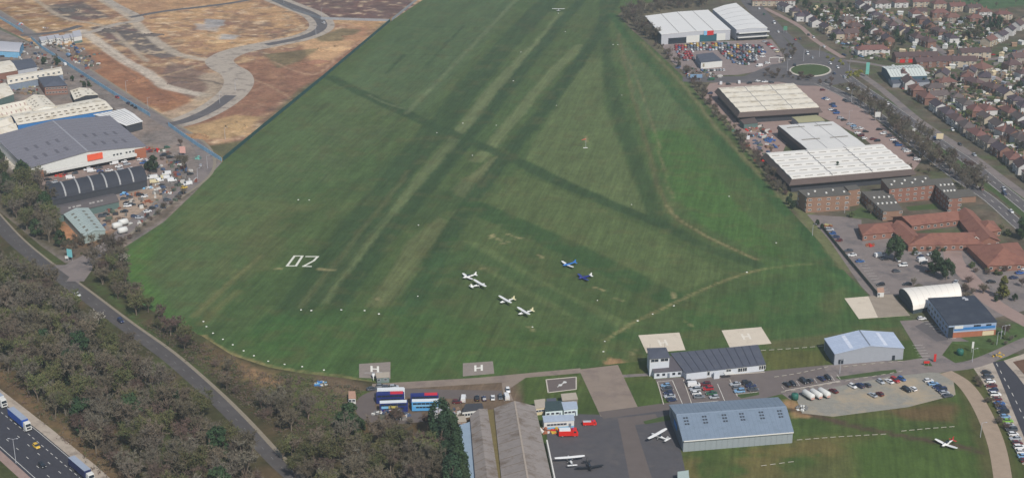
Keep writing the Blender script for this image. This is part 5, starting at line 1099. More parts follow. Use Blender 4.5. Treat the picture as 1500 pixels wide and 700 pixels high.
for (x,y,c,w_,lb,cat) in ((1164,584,'green',1.5,'green domed oil tank beside the large hangar','tank'),(1406,519,'green',1.5,'teal green tank on the bank below the business unit','tank')):
    o=thing('oil_tank',lb,cat,G(x,y)); mb=MB(); n=12
    mb.loft([[(math.cos(2*math.pi*k/n)*w_*s_,math.sin(2*math.pi*k/n)*w_*s_,z) for k in range(n)] for z,s_ in ((0,1),(1.9,1),(2.4,.8),(2.6,.3))],M('green_tank',(44,100,88),rough=.5)); put('shell',mb.mesh('shell',True),o); mb=MB(); mb.tube((0,0,2.5),(0,0,2.8),.25,.25,W_dark,8); put('cap',mb.mesh('cap'),o)
cars([(1215,338,S_),(1219,343.5,BL),(1223.5,348.5,DB),(1228.5,353.5,DR)],8,'from the top beside the airfield fence, upper group','cars beside the airfield fence')
cars([(1243,368.5,DG),(1248,375,W_c,'saloon'),(1259.6,384,BL,'saloon'),(1290,418,B_)],8,'from the top along the fence, lower group','cars along the fence, lower group')
cars([(1288,376,W_c,'van',20),(1297,380.5,B_),(1315,382.5,W_c,'hatchback',100),(1322.5,390,W_c),(1313,398.5,DG),(1329,417.5,B_)],8,'reading down around the left evergreen','cars around the left evergreen')
cars([(1343,373,S_),(1348,378,DB),(1351,383,W_c,'van'),(1353,387,B_),(1361,398,DR),(1363,374,W_c)],20,'reading down around the right evergreen','cars around the right evergreen')
cars([(1452,414,B_),(1485,408,DB,'saloon'),(1494,401,BL,'saloon'),(1500,395,W_c)],8,'from the left by the pavilion','cars by the pavilion')
car(1350,468,12,'white','white hatchback parked alone beside the fabric hangar'); car(1400,414,60,'silver','silver car behind the right end of the fabric hangar','saloon'); car(1404,421,60,'grey','grey car nearer the fabric hangar than the silver one')
rA=G(183,477)-G(118,428); aA=math.degrees(math.atan2(rA.y,rA.x))
car(114,433,aA,'white','white car driving on the main road above the blossoming tree','saloon',True,'moving'); car(177,471.5,aA,'dark blue','dark car driving on the main road below the blossoming tree','suv',True,'moving')
mv=mwP[2]-mwP[1]; aM=math.degrees(math.atan2(mv.y,mv.x)); car(53.5,655,aM,'yellow','yellow car driving in the middle lane of motorway','hatchback',True,'moving'); car(62,683,aM,'black','black car driving in the nearest motorway lane','hatchback',True,'moving')
def truck(x,y,ang,colr,label,tl_=13.4):
    o=thing('articulated_lorry',label,'lorry',G(x,y),R(ang)); cm=M(colr[0],colr[1],rough=.5,noise=.04)
    mb=MB(); mb.box(-tl_,0,-1.27,1.27,1.2,4.1,cm,M('trailer_top',(150,160,176),noise=.06)); t=put('trailer',mb.mesh('trailer'),o)
    mb=MB(); mb.box(-tl_,2.6,-.45,.45,.75,1.15,W_dark); put('chassis',mb.mesh('chassis'),o)
    cb=MB(); hull([(.7,1.2,.8,3.6),(1.0,1.22,.6,3.7),(2.5,1.22,.6,3.5),(3.0,1.18,.6,2.2),(3.1,1.1,.7,1.6)],W_white,cb); cb.mats=[W_white]; c=put('cab',cb.mesh('cab'),o)
    mb=MB(); mb.solid([(2.55,-1.05,2.35),(3.02,-1.0,2.2),(3.02,1.0,2.2),(2.55,1.05,2.35)],[(2.52,-1.0,3.2),(2.72,-.95,3.1),(2.72,.95,3.1),(2.52,1.0,3.2)],cglass); put('windscreen',mb.mesh('windscreen'),c)
    for sy in (-1,1): mb=MB(); mb.box(3.05,3.14,sy*.85-.2,sy*.85+.2,.9,1.15,lampW); put('headlight',mb.mesh('headlight'),c)
    mb=MB(); mb.box(3.05,3.16,-.8,.8,1.2,1.9,W_dark); put('grille',mb.mesh('grille'),c)
    for wx in (2.2,-.8,-tl_+1.2,-tl_+2.5,-tl_+3.8):
        for sy in (-1,1): k=put('wheel',WHB[0],o,(wx,sy*1.08,.5)); put('rim',WHB[1],k)
    return o
truck(38,628,aM,('blue_trailer',(46,84,168)),'blue-sided articulated lorry with a white cab on motorway'); truck(3,594,aM,('white_trailer',(206,208,210)),'white articulated lorry behind the blue one at the left edge'); truck(130,703,aM,('navy_trailer',(46,54,96)),'dark blue articulated lorry at the bottom edge of picture')
# buses
def bus(x,y,ang,side,roofc,label,stripe=None,roofc2=None):
    o=thing('double_decker_bus',label,'bus',G(x,y),R(ang)); L=5.5; mb=MB()
    st=[(-L,1.2,.35,4.1),(-L+.2,1.27,.3,4.2),(L-.5,1.27,.3,4.2),(L,1.2,.35,3.9)]; hull(st,side,mb); put('body',mb.mesh('body'),o)
    mb=MB(); mb.box(-L+.1,0,-1.16,1.16,4.15,4.28,roofc); mb.box(0,L-.4,-1.16,1.16,4.15,4.28,roofc2 or roofc); put('roof',mb.mesh('roof'),o)
    for z,x0,x1 in ((3.0,-L+.4,L-.6),(1.5,-L+1.6,L-1.6)):
        n=6
        for i in range(n):
            a=x0+(x1-x0)*i/n+.08; b_=x0+(x1-x0)*(i+1)/n-.08
            for sy in (-1,1): mb=MB(); mb.box(a,b_,sy*1.29-.03,sy*1.29+.03,z,z+.75,glass); put('window',mb.mesh('window'),o)
    for z in (3.0,1.3): mb=MB(); mb.box(L-.02,L+.04,-1.0,1.0,z,z+.9,glass); put('windscreen',mb.mesh('windscreen'),o)
    if stripe:
        for m_,x0,x1,z0,z1 in stripe: mb=MB(); mb.box(x0,x1,-1.325,-1.25,z0,z1,m_); put('livery_panel',mb.mesh('livery_panel'),o)
    for wx in (-3.4,3.2):
        for sy in (-1,1): k=put('wheel',WHB[0],o,(wx,sy*1.12,.5)); put('rim',WHB[1],k)
    return o
nav=M('navy_bus_paint',(36,48,112),rough=.4,noise=.03); rdB_=M('red_bus_paint',(198,42,58),rough=.4,noise=.03); lbB=M('light_blue_bus_paint',(88,160,214),rough=.4,noise=.03); whB=M('white_bus_paint',(216,220,222),rough=.4,noise=.03); ylB=M('yellow_livery',(196,180,96))
bus(573,583,3,whB,whB,'white double-decker bus at the back of the left bus group'); bus(572,589,4,nav,nav,'double-decker with navy and red roof in the middle of the left bus group',None,rdB_)
bus(577,602,5,nav,whB,'double-decker with white roof and blue-and-yellow side at the front of the left group',[(whB,-2,3,.4,1.4),(ylB,-2,1.5,2.0,2.9),(bluel,-4.8,-2.1,1.9,2.9)])
bus(622,591,4,nav,nav,'double-decker with blue and red roof at the back of right bus group',None,rdB_); bus(624,600,3,lbB,whB,'light blue double-decker bus at the front of the right bus group',[(bluel,-5,5,2.2,2.9)])
# fire engines
def fire(x,y,ang,label,white_tank):
    o=thing('fire_engine',label,'fire engine',G(x,y),R(ang)); rm=M('fire_red',(206,38,30),rough=.4,noise=.03)
    cb=MB(); hull([(1.2,1.15,.6,2.9),(1.4,1.2,.5,3.0),(3.0,1.2,.5,2.9),(3.5,1.15,.5,1.9)],rm,cb); c=put('cab',cb.mesh('cab'),o); mb=MB(); mb.box(3.05,3.4,-1.0,1.0,1.9,2.7,cglass); put('windscreen',mb.mesh('windscreen'),c)
    for sy in (-1,1): mb=MB(); mb.box(1.8,2.8,sy*1.21-.02,sy*1.21+.02,1.8,2.5,cglass); put('side_window',mb.mesh('side_window'),c)
    mb=MB(); mb.box(-3.8,1.1,-1.2,1.2,.6,2.5,rm); put('body',mb.mesh('body'),o)
    mb=MB(); mb.box(-3.6,.6,-1.0,1.0,2.5,3.1 if white_tank else 2.6,whB if white_tank else W_lgrey); put('tank_top',mb.mesh('tank_top'),o)
    mb=MB(); mb.tube((1.6,-.8,3.05),(1.6,.8,3.05),.12,.12,M('blue_beacon',(60,90,190)),6); put('light_bar',mb.mesh('light_bar'),o)
    for wx in (2.3,-2.4):
        for sy in (-1,1): k=put('wheel',WHB[0],o,(wx,sy*1.05,.5)); put('rim',WHB[1],k)
    o.scale=(1,1,1) if white_tank else (.72,.72,.62)
fire(833,638,3,'large red fire engine with a white tank top beside the long cabin',True); fire(864,622,4,'smaller red fire vehicle with a flatbed right of the cabins',False)
car(863,623,4,'cream','cream pickup-sized car beside the smaller red fire vehicle') if False else None
cars([(679,586,W_c,'van',85),(699,585,B_),(709,585,DB),(722,584,W_c),(733,583,DG),(742,583,W_c,'van'),(744,573,W_c,'hatchback')],95,'from the left by the ends of the old hangars','cars by the ends of the old hangars')
cars([(545,571,DG),(558,567,'grey'),(567,570,DG),(577,568,S_)],8,'from the left behind the left helipad','cars behind the left helipad')
car(670,590,5,'dark red','dark red car beside the arcaded store')
# retail car parks
cars([(1205,133,DR),(1208,145.5,BL),(1212,147,W_c),(1219,154.5,DB),(1222,157,BL),(1218,162,W_c),(1222,163.5,DB),(1225,167,BL),(1238,148,B_),(1242,150,DG)],12,'reading down the upper retail lane','cars on the upper retail lane',False)
cars([(1231,174.5,S_),(1236,177,B_),(1245,183,S_),(1250,186,'light blue'),(1253,189.5,S_),(1261,189.5,W_c),(1256,196,W_c),(1268,194,B_),(1261,200,DR),(1266,204,W_c),(1279,205,DR),(1285,207.5,B_)],12,'reading down the middle retail lane','cars on the middle retail lane',False)
cars([(1288,191,B_),(1294,197,W_c),(1302,201,DG),(1308,206,W_c),(1312,210,DB),(1316,214,BL),(1325,220,S_),(1329,223,W_c),(1334,229,B_),(1343,235,W_c)],12,'reading down the row under the carriageway trees','cars under the carriageway trees',False)
cars([(1056,124,W_c,'van',80),(1067,124.5,B_),(1082.6,122.5,W_c,'van',80),(1097.5,123,B_),(1041.5,118,'green','van'),(1040,138,DB),(1096,204,W_c,'van',80),(1110,120,W_c),(1120,121,W_c),(1130,122,DG)],12,'reading across the yard behind the cream-roofed warehouse','vehicles in the yard behind the cream-roofed warehouse',False)
pal=['silver','silver','white','white','black','dark grey','dark blue','blue','red','dark red','grey','green','yellow','light blue','dark blue','black']
rows=[(65,1012,1066),(68,990,1112),(71,990,1116),(74,990,1120),(77,992,1016),(77,1052,1122),(80,994,1014),(80,1058,1112),(83,995,1014),(83,1062,1110),(86,997,1016),(86,1066,1110),(89,1002,1018),(89,1072,1112),(92,1074,1106),(95,1078,1098),(104,1028,1062)]
far_cars=MB()
for r_,(y,x0,x1) in enumerate(rows):
    n=int((x1-x0)/4.5)
    for i in range(n+1):
        if rnd.random()<.1: continue
        c=pal[rnd.randrange(16)] if not (x0<1000 and i<5 and rnd.random()<.6) else 'red'
        kd=rnd.choice(('hatchback','saloon','suv','hatchback'))
        if r_<6:
            p=G(x0+i*4.5,y+rnd.uniform(-.5,.5)); Mx=Matrix.Translation((p.x,p.y,.07))@Matrix.Rotation(R(100+rnd.uniform(-4,4)),4,'Z')
            for me_,mt_ in ((CT[kd][0],PC[c]),(CT[kd][1],cglass)):
                for f_ in me_.polygons: far_cars.face([Mx@me_.vertices[q_].co for q_ in f_.vertices],mt_)
            continue
        car(x0+i*4.5,y+rnd.uniform(-.5,.5),100+rnd.uniform(-4,4),c,'%s car, %s from the left in the %s showroom row'%(c,nth(i),nth(r_)),kd,False,'cars packed in the showroom lot')
tag(put('packed_cars',far_cars.mesh('packed_cars')),None,None,None,'stuff')
cars([(1120,62,S_),(1124,64.5,DR),(1127,67,RD),(1130,69.5,W_c),(1133,72,RD),(1136,74.5,W_c),(1139,77,'cream'),(1117,80,W_c),(1117,84,W_c),(1112,98,W_c,'van'),(1124,94,W_c)],15,'reading down the slanted row at the showroom edge','cars in the slanted showroom row',False)
for i in range(14):
    t=i/13; 
    if i in (4,9): continue
    car(1002+rnd.uniform(-2,2)+t*6,100+t*14,80,pal[(i*5)%16],'%s car, %s in the lane beside the hedge and small showroom'%(pal[(i*5)%16],nth(i)),'hatchback',False,'cars in the lane beside the hedge')
# traffic on eastern roads
for x,y,c,k,lb in ((1112,14,'white','hatchback','white car at the top of the road beside the white retail blocks'),(1119,22,'green','hatchback','green car just below the topmost white one'),(1134,35,'white','van','white van halfway down to the roundabout'),(1140,48,'white','hatchback','white car before the roundabout trees'),(1154,67,'dark red','hatchback','dark red car on the slip road to the roundabout'),(1158,85,'white','hatchback','white car joining the roundabout from the top'),
    (1164,97,'black','suv','black car on the left rim of the roundabout'),(1182,114,'black','saloon','black car on the lower rim of the roundabout'),(1183,80,'white','van','white van waiting above the roundabout'),(1190,86,'silver','hatchback','silver car waiting above the roundabout'),(1216,94,'white','saloon','white car leaving the roundabout to the right'),(1227,100,'white','hatchback','white car right of the roundabout'),
    (1222,109,'dark blue','hatchback','dark car below right of the roundabout'),(1237,114,'silver','saloon','silver car beside the yellow shrubs'),(1165,59,'red','hatchback','red car on the side lane above the roundabout'),(1172,58,'dark grey','hatchback','dark grey car beside the red one on the side lane'),
    (1242,132,'white','hatchback','white car on the near carriageway just past the roundabout'),(1282,144,'dark blue','suv','dark blue car on the far carriageway near the lamps'),(1300,153,'white','hatchback','white car on the far carriageway below the dark blue one'),(1312,187,'silver','hatchback','silver car on the near carriageway among the trees'),(1370,204,'blue','saloon','blue car on the far carriageway beside the frontage verge'),
    (1438,278,'dark red','hatchback','dark red car at the end of the tree belt'),(1470,278,'silver','hatchback','silver car in the middle of the far carriageway'),(1471,285,'dark blue','suv','dark blue car behind the silver one on far carriageway'),(1481,311,'white','saloon','white car on the near carriageway at the right edge'),
    (1406,213,'black','hatchback','black car parked on the frontage road'),(1427,228,'silver','saloon','silver car parked on the frontage road, lower one'),(294,244,'silver','hatchback','silver car driving on the estate road bend'),(474,35,'white','suv','white car at the top end of the new site road'),(95,96,'white','van','white van on the estate road beside the blue hoarding')):
    P_=dict(a=0); nearc=min((c1,c2,front,dn,rdB),key=lambda L:min((G(*a)-G(x,y)).length for a in L)); pts=GN(nearc); j=min(range(len(pts)-1),key=lambda j:(pts[j].lerp(pts[j+1],.5)-G(x,y)).length); v=pts[j+1]-pts[j]
    car(x,y,math.degrees(math.atan2(v.y,v.x)),c,lb,k,x<500 or y>200,'moving')
for i in range(46):
    st=rnd.choice(([(1323,120),(1345,140),(1375,165)],[(1345,52),(1385,82),(1400,90)],[(1405,90),(1500,76)],[(1450,112),(1500,146)],[(1190,48),(1230,84)],[(1235,80),(1262,86)],[(1380,170),(1440,215)],[(1300,20),(1340,48)],[(1240,64),(1290,72)]))
    P_=GN(st); k=rnd.randrange(len(P_)-1); t=rnd.random(); p=P_[k].lerp(P_[k+1],t)+Vector((rnd.choice((-6,6,4,-4)),rnd.uniform(-3,3),0)); v=P_[k+1]-P_[k]; c=pal[rnd.randrange(16)]
    car(0,0,math.degrees(math.atan2(v.y,v.x)),c,'%s car parked along a street in the suburb'%c,rnd.choice(('hatchback','saloon')),False,'%s cars parked in the suburb'%c,p)
# industrial estate cars
cars([(245,217,'green'),(239,229,B_),(219,223,DR),(249,232,B_,'suv'),(205,235,W_c),(210,240,BL),(216,236,W_c),(222,234,DR),(279,256,B_),(275,271,W_c,'van'),(270,276,'yellow'),(267,284,DG),(261,288.5,B_),(245,294.5,DG),(224,306,B_),(216,311,W_c)],30,'reading down the yard beside the estate road','cars in the yard beside the estate road')
cars([(187,303,W_c),(194,301,B_),(182,292.5,DG),(190,290,DG),(205,287,B_),(212,289,W_c),(182,311,B_),(156,315.5,B_),(150,318,DG),(197,318,DB),(204,320,S_)],15,'reading across the yard by the barrel warehouse','cars in the yard by the barrel warehouse')
cars([(103,262,W_c,'van'),(94,256.5,DR),(110,255,DG),(128,250,W_c),(134,252,W_c,'van'),(145,247,DG),(146.5,252,BL),(150,255,B_),(167,241,W_c,'van'),(174,245,W_c),(182,238,W_c),(186,242,S_),(191,249,W_c),(70,264,B_),(72,269,DG),(75,274,B_),(80,268,S_),(160,251,W_c),(176,249,S_)],25,'reading across the car park of the orange-signed warehouse','cars in the orange-signed warehouse car park')
cars([(246,262,W_c,'van'),(252,266,W_c,'van'),(233,266,W_c,'van'),(226,268,'cream','van'),(238,262,'cream','van'),(244,256,W_c,'van'),(222,262,W_c,'van'),(228,261,W_c,'van')],20,'among the caravans at the end of the barrel warehouse','vans at the end of the barrel warehouse')
cars([(52,80,DB),(56,84,W_c),(58,79,'grey'),(120,113,DR),(128,118,'grey'),(172,144,RD),(188,153,DB),(194,156,B_),(199,159,B_),(105,69,'light blue'),(112,72,BL),(118,76,W_c),(122,73,'silver'),(100,82,'light blue','van'),(114,78,BL),(108,66,DB)],130,'reading along the upper estate road and site yard','cars along the upper estate road')
# ================================================================ AIRCRAFT
pw=M('aircraft_white',(226,226,224),rough=.35,noise=.02); pbk=M('aircraft_black',(36,38,42),rough=.4); pbl=M('aircraft_blue',(54,120,196),rough=.35); pnv=M('aircraft_navy',(40,52,130),rough=.35); prd=M('aircraft_red',(176,42,44),rough=.4); pcr=M('aircraft_cream',(214,206,170),rough=.4)
def plane(x,y,head,label,high=True,fm=pw,wm=pw,tm=None,span=10.8,L=8.0,z=0,nm=None):
    tm=tm or fm; o=thing(nm or 'light_aircraft',label,'aircraft',G(x,y)+Vector((0,0,z+.02)),R(head)); f=MB(); n=10
    st=[(L*.42,.22,1.15,.22),(L*.40,.36,1.15,.36),(L*.28,.5,1.15,.48),(L*.14,.56,1.25,.62),(-L*.02,.56,1.3,.66),(-L*.16,.42,1.25,.48),(-L*.36,.22,1.25,.28),(-L*.55,.08,1.3,.14)]
    f.loft([[(xx,math.cos(2*math.pi*k/n)*w,zc+math.sin(2*math.pi*k/n)*h_) for k in range(n)] for xx,w,zc,h_ in st],fm); put('fuselage',f.mesh('fuselage',True),o)
    zw=2.05 if high else .85; w=MB(); xq=L*.1; ch=1.55
    for s_ in (-1,1):
        dih=.12 if high else .45; y0=.0 if high else .35
        rings=[[(xq+c_*.45,s_*yy,zz+.06),(xq+c_*.2,s_*yy,zz+.16),(xq-c_*.55,s_*yy,zz+.02),(xq+c_*.2,s_*yy,zz-.05)] for yy,c_,zz in ((y0,ch,zw),(span*.32,ch,zw+dih*.6),(span*.48,ch*.72,zw+dih),(span*.5,ch*.5,zw+dih))]
        if s_<0: rings=[r[::-1] for r in rings]
        w.loft(rings,wm)
    put('wing',w.mesh('wing'),o)
    t=MB(); xt=-L*.5
    t.loft([[(xt+.45,yy,1.35),(xt+.2,yy,1.41),(xt-.45,yy,1.35),(xt+.2,yy,1.30)] for yy in (-span*.16,0,span*.16)],tm); put('tailplane',t.mesh('tailplane'),o)
    v=MB(); v.solid([(xt+.95,-.05,1.4),(xt-.4,-.05,1.4),(xt-.4,.05,1.4),(xt+.95,.05,1.4)],[(xt+.05,-.04,2.75),(xt-.5,-.04,2.75),(xt-.5,.04,2.75),(xt+.05,.04,2.75)],tm); put('tail_fin',v.mesh('tail_fin'),o)
    g=MB()
    if high:
        g.loft([[(xx,-w_,z0),(xx,w_,z0),(xx,w_*.85,z1),(xx,-w_*.85,z1)] for xx,w_,z0,z1 in ((L*.26,.42,1.5,1.55),(L*.14,.57,1.4,2.02),(-L*.06,.55,1.5,2.02),(-L*.14,.4,1.6,1.75))],cglass)
    else: g.loft([[(xx,-w_,z0),(xx,w_,z0),(xx,w_*.6,z1),(xx,-w_*.6,z1)] for xx,w_,z0,z1 in ((L*.22,.42,1.5,1.55),(L*.12,.5,1.5,2.05),(-L*.04,.5,1.5,2.1),(-L*.16,.3,1.6,1.7))],cglass)
    put('canopy',g.mesh('canopy'),o)
    if high:
        for s_ in (-1,1): q=MB(); q.tube((xq,s_*.5,.9),(xq,s_*span*.26,zw),.04,.04,wm,4); put('wing_strut',q.mesh('wing_strut'),o)
    pr=MB(); pr.box(L*.43,L*.43+.05,-.95,.95,1.08,1.22,pbk); pr.tube((L*.42,0,1.15),(L*.46,0,1.15),.16,.05,fm,6); put('propeller',pr.mesh('propeller'),o)
    for a,b_,cz in ((L*.3,0,.0),(-.1,1.1,0),(-.1,-1.1,0)):
        q=MB(); q.tube((a,b_*.5,.95),(a,b_,.25),.05,.04,fm,4); k=put('undercarriage_leg',q.mesh('undercarriage_leg'),o); q=MB(); q.tube((a,b_-.07,.22),(a,b_+.07,.22),.2,.2,tyre,8); put('wheel',q.mesh('wheel'),k)
    return o
def head(px0,px1):  # heading from tail pixel to nose pixel
    v=G(*px1)-G(*px0); return math.degrees(math.atan2(v.y,v.x))
plane(687,408,211,'leftmost white aircraft parked on the grass, low wing with open canopy',False,span=9.6,L=7.4)
plane(701,421,33,'white high-wing aircraft just in front of the leftmost one, facing right',True)
plane(742,444,213,'white aircraft on the grass, third of the four white ones',True,tm=pcr,span=10.4)
plane(769,461,212,'white aircraft on the grass, nearest of the four white ones',True,tm=pcr,span=10.2)
plane(833,390,212,'blue aircraft with white wings on the grass',False,pbl,pw,pbl,span=10,L=7.6); plane(856,409,208,'dark blue low-wing aircraft with a pale tail on the grass',False,pnv,pnv,pw,span=9.6,L=7.4)
plane(965,643,137,'white high-wing aircraft parked left of the large hangar',True,span=11.2); plane(835,678,100,'white high-wing aircraft beside the white wall of the old hangar',True,span=11.2)
plane(863,686,281,'black aircraft parked wingtip to wingtip with the white one',False,pbk,pbk,pbk,span=10.4,L=6.5); plane(1387,653,220,'white and red low-wing aircraft on the grass near the gravel track',False,pw,pw,prd,span=9.6,L=7.2)
plane(818,17,88,'white aircraft at the far end of the grass runway, seen from behind',True,span=11.4)
def helicopter():
    o=thing('small_helicopter','small white helicopter standing beside the left helipad','helicopter',G(547,553),R(95)); mb=MB(); n=8
    mb.loft([[(x_,math.cos(2*math.pi*k/n)*w,1.2+math.sin(2*math.pi*k/n)*w) for k in range(n)] for x_,w in ((1.6,.2),(1.2,.6),(.3,.8),(-.6,.6),(-1.4,.2),(-4.6,.1))],pw); put('fuselage',mb.mesh('fuselage',True),o)
    mb=MB(); mb.box(-.08,.08,-3.6,3.6,2.35,2.4,W_lgrey); put('rotor_blade',mb.mesh('rotor_blade'),o); mb=MB(); mb.tube((0,0,1.8),(0,0,2.4),.07,.07,W_dark,5); put('mast',mb.mesh('mast'),o)
    for s_ in (-1,1): mb=MB(); mb.tube((-1.2,s_*.8,.1),(1.3,s_*.8,.1),.05,.05,W_dark,4); mb.tube((0,s_*.8,.1),(0,s_*.5,.8),.04,.04,W_dark,4); put('skid',mb.mesh('skid'),o)
    mb=MB(); mb.box(-4.7,-4.4,-.04,.04,1.0,2.0,pw); put('tail_fin',mb.mesh('tail_fin'),o)
helicopter()
# ================================================================ FENCES, FURNITURE, SMALL THINGS
def panels(name,label,pts,step,h,th,mat,pn='panel',post=None,cat='fence'):
    P=GN(pts); o=thing(name,label,cat,P[0]); mb=MB(); mb.box(0,step-.12,-th/2,th/2,.05,h,mat); me=mb.mesh(pn); pm=None
    if post: q=MB(); q.box(-.1,.1,-.12,.12,0,h+.1,post); pm=q.mesh('post')
    for a,b_ in zip(P,P[1:]):
        L=(b_-a).length; ang=math.atan2((b_-a).y,(b_-a).x); n=max(1,int(round(L/step))); sc=L/n/step
        for i in range(n):
            p=a.lerp(b_,i/n)-P[0]; put(pn,me,o,p,ang,(sc,1,1))
            if pm: put('post',pm,o,p,ang)
bh=M('blue_hoarding',(150,190,214),noise=.08,scale=.3,rand=.08); gm=M('green_screen',(40,78,76),noise=.12,scale=.3,rand=.08); gh=M('grey_hoarding',(150,154,160),noise=.06,rand=.05); tp=M('timber_post',(120,104,84))
panels('hoarding','long light blue hoarding along the estate road beside the dug-over land',[(46,58),(62,72),(124,112),(168,140),(220,171)],4.9,2.6,.12,bh,post=M('blue_post',(104,150,190)))
panels('hoarding','shorter light blue hoarding beside the estate road bend',[(247,185),(262,196),(290,215),(325,237)],4.9,2.6,.12,bh,post=M('blue_post'))
panels('screen_fence','long dark green screen fence along the west edge of the airfield',[(327,236),(380,192),(470,118),(572,32)],6,2.6,.12,gm)
panels('hoarding','pale grey hoarding running up the far edge of the airfield',[(574,31),(620,-6),(660,-40)],6,2.4,.1,gh); panels('hoarding','pale grey hoarding along the far side of site road',[(372,-12),(395,0),(430,16),(470,29),(572,32)],6,2.2,.1,gh)
panels('hoarding','short light blue hoarding at the top left corner',[(-40,5),(0,28),(34,48)],5,2.4,.12,bh)
panels('fence','dark mesh fence between the airfield and the hospital car park',[(1205,335),(1243,382),(1288,436)],5,1.8,.06,M('mesh_fence',(84,92,84)),post=tp)
def rails(pts,label,n,group,L=2.6):
    P=catmull(GN(pts),3) if len(pts)>2 else GN(pts); tot=sum((b_-a).length for a,b_ in zip(P,P[1:])); mb=MB(); L*=.72; mb.box(-L/2,L/2,-.07,.07,.2,.38,M('worn_rail_paint',(176,172,160),noise=.15)); me=mb.mesh('rail'); q=MB(); q.box(-.1,.1,-.1,.1,0,.25,tp); pm=q.mesh('post')
    for i in range(n):
        d=tot*(i+.5)/n; 
        for a,b_ in zip(P,P[1:]):
            l_=(b_-a).length
            if d<=l_: break
            d-=l_
        p=a.lerp(b_,d/l_); o=thing('barrier_rail','white timber rail, %s %s'%(nth(i),label),'barrier',p,math.atan2((b_-a).y,(b_-a).x),group); put('rail',me,o); put('post',pm,o,(-L/2+.3,0,0)); put('post',pm,o,(L/2-.3,0,0))
rails([(1112,514),(1160,511),(1208,507)],'from the left between terminal and hangar','x' and 8,'white rails between terminal and hangar',3.2)
rails([(1165,645),(1230,640),(1300,636)],'from the left beside the large hangar',11,'white rails beside the large hangar',3); rails([(1318,632),(1360,628),(1400,625)],'from the left in the line by the track',7,'white rails by the track',3)
rails([(1112,683),(1165,676)],'from the left in the short line on the lower grass',4,'white rails on the lower grass',3); rails([(1132,553),(1170,547),(1215,537)],'from the left along the terminal car park edge',8,'white rails along the terminal car park',3)
rails([(1140,575),(1165,572),(1230,560),(1300,548),(1325,543)],'from the left along the access road verge',14,'white rails along the access verge',3)
rails([(1232,538),(1290,532),(1325,529)],'from the left in front of the pale blue-roofed hangar',7,'white rails before the pale hangar',3)
for q in ([(963,559),(972,592)],[(1001,556),(1014,594)],[(1069,556),(1080,580)],[(1004,553),(1060,549),(1120,545)],[(1145,566),(1150,572),(1230,558)]): ribbon('kerb',q,.35,.06,kerbM,smooth=False,thick=.1)
for q in ([(963,559),(985,557)],[(966,565),(983,564)],[(970,571),(987,570)],[(974,579),(990,578)],[(977,585),(993,584)],[(985,557),(1000,592)],[(1051,562),(1062,588)],[(1016,590),(1052,587)],[(1077,577),(1110,574)],[(1005,556),(1048,552)]): ribbon('road_marking',q,.2,.07,white,smooth=False)
for i in range(9): ribbon('road_marking',[(1158+i*8.5,559-i*1.3),(1163+i*8.5,566-i*1.3)],.15,.07,white,smooth=False)
for i in range(8): ribbon('road_marking',[(1350+i*5.6,471+i*3.6),(1361+i*5.6,470+i*3.6)],.18,.075,white,smooth=False)
for i in range(6): ribbon('road_marking',[(1336+i*2.4,506+i*4),(1352+i*2.4,505+i*4)],.15,.075,white,smooth=False)
for i in range(14): ribbon('road_marking',[(1250+i*3.2,377+i*4),(1262+i*3.2,376+i*4)],.15,.06,white,smooth=False)
flat('verge',[(1226,537),(1320,530),(1322,527),(1340,540),(1250,551),(1225,546)],.06,M('verge_grass')) if False else None
flat('verge',[(1224,552),(1290,543),(1312,541),(1314,546),(1230,556)],.062,M('verge_grass')); flat('verge',[(1078,578),(1112,574),(1112,578),(1086,583)],.062,M('verge_grass')); flat('verge',[(1352,529),(1362,530),(1366,536),(1354,536)],.08,M('verge_grass'))
flat('verge',[(942,617),(985,606),(983,615),(945,621)],.062,M('verge_grass'))
# white boundary marker boards round the grass
mkm=MB(); mkm.solid([(-.6,-.4,0),(.6,-.4,0),(.6,.4,0),(-.6,.4,0)],[(-.6,-.04,.6),(.6,-.04,.6),(.6,.04,.6),(-.6,.04,.6)],W_white); mkm=mkm.mesh('marker_board'); mks=MB(); mks.box(-.5,.5,-.3,.3,-.02,.05,tp); mks=mks.mesh('base')
def marker(x,y,label,group): o=thing('boundary_marker',label,'marker',G(x,y),rnd.uniform(-.4,.4),group); sc_=.6 if 'wedge' in label else rnd.uniform(.45,.7); put('marker_board',mkm,o,scale=sc_); put('base',mks,o,scale=sc_)
for i,(x,y) in enumerate(((298,471),(302.5,478.5),(312,488),(326.6,497),(341,505),(357,513.8),(372,521),(393,529),(417,533.6),(442.6,537),(474.5,542))): marker(x,y,'white wedge marker, %s from the left along the curved airfield edge'%nth(i),'wedge markers along the curved edge')
for i,(x,y) in enumerate(((437,293),(453,293.5),(555,460),(612,434),(678,181),(727,184),(640,195),(692,228),(818,20),(763,77),(752,119),(828,47),(815,155),(898,66),(905,66),(911,140),(886,500),(884,515),(934,470),(956,460),(987,448),(1094,399),(1137,356),(780,479),(925,300),(875,440),(1068,288),(613,330),(500,454),(441,454),(456,455),(534,455))):
    c=G(x,y); marker(x,y,'small white marker on open grass, %s counting in scattered order'%nth(i),'scattered small markers'); 
def lamp(x,y,h,label,group=None,double=False):
    o=thing('street_lamp',label,'street lamp',G(x,y),0,group); mb=MB(); mb.tube((0,0,0),(0,0,h),.13,.08,W_lgrey,6); put('pole',mb.mesh('pole'),o)
    for s_ in ((-1,1) if double else (1,)): mb=MB(); mb.tube((0,0,h),(s_*1.3,0,h+.3),.06,.05,W_lgrey,4); mb.box(*((1.2*s_,1.9*s_) if s_>0 else (1.9*s_,1.2*s_)),-.15,.15,h+.22,h+.38,W_lgrey); put('lamp_head',mb.mesh('lamp_head'),o)
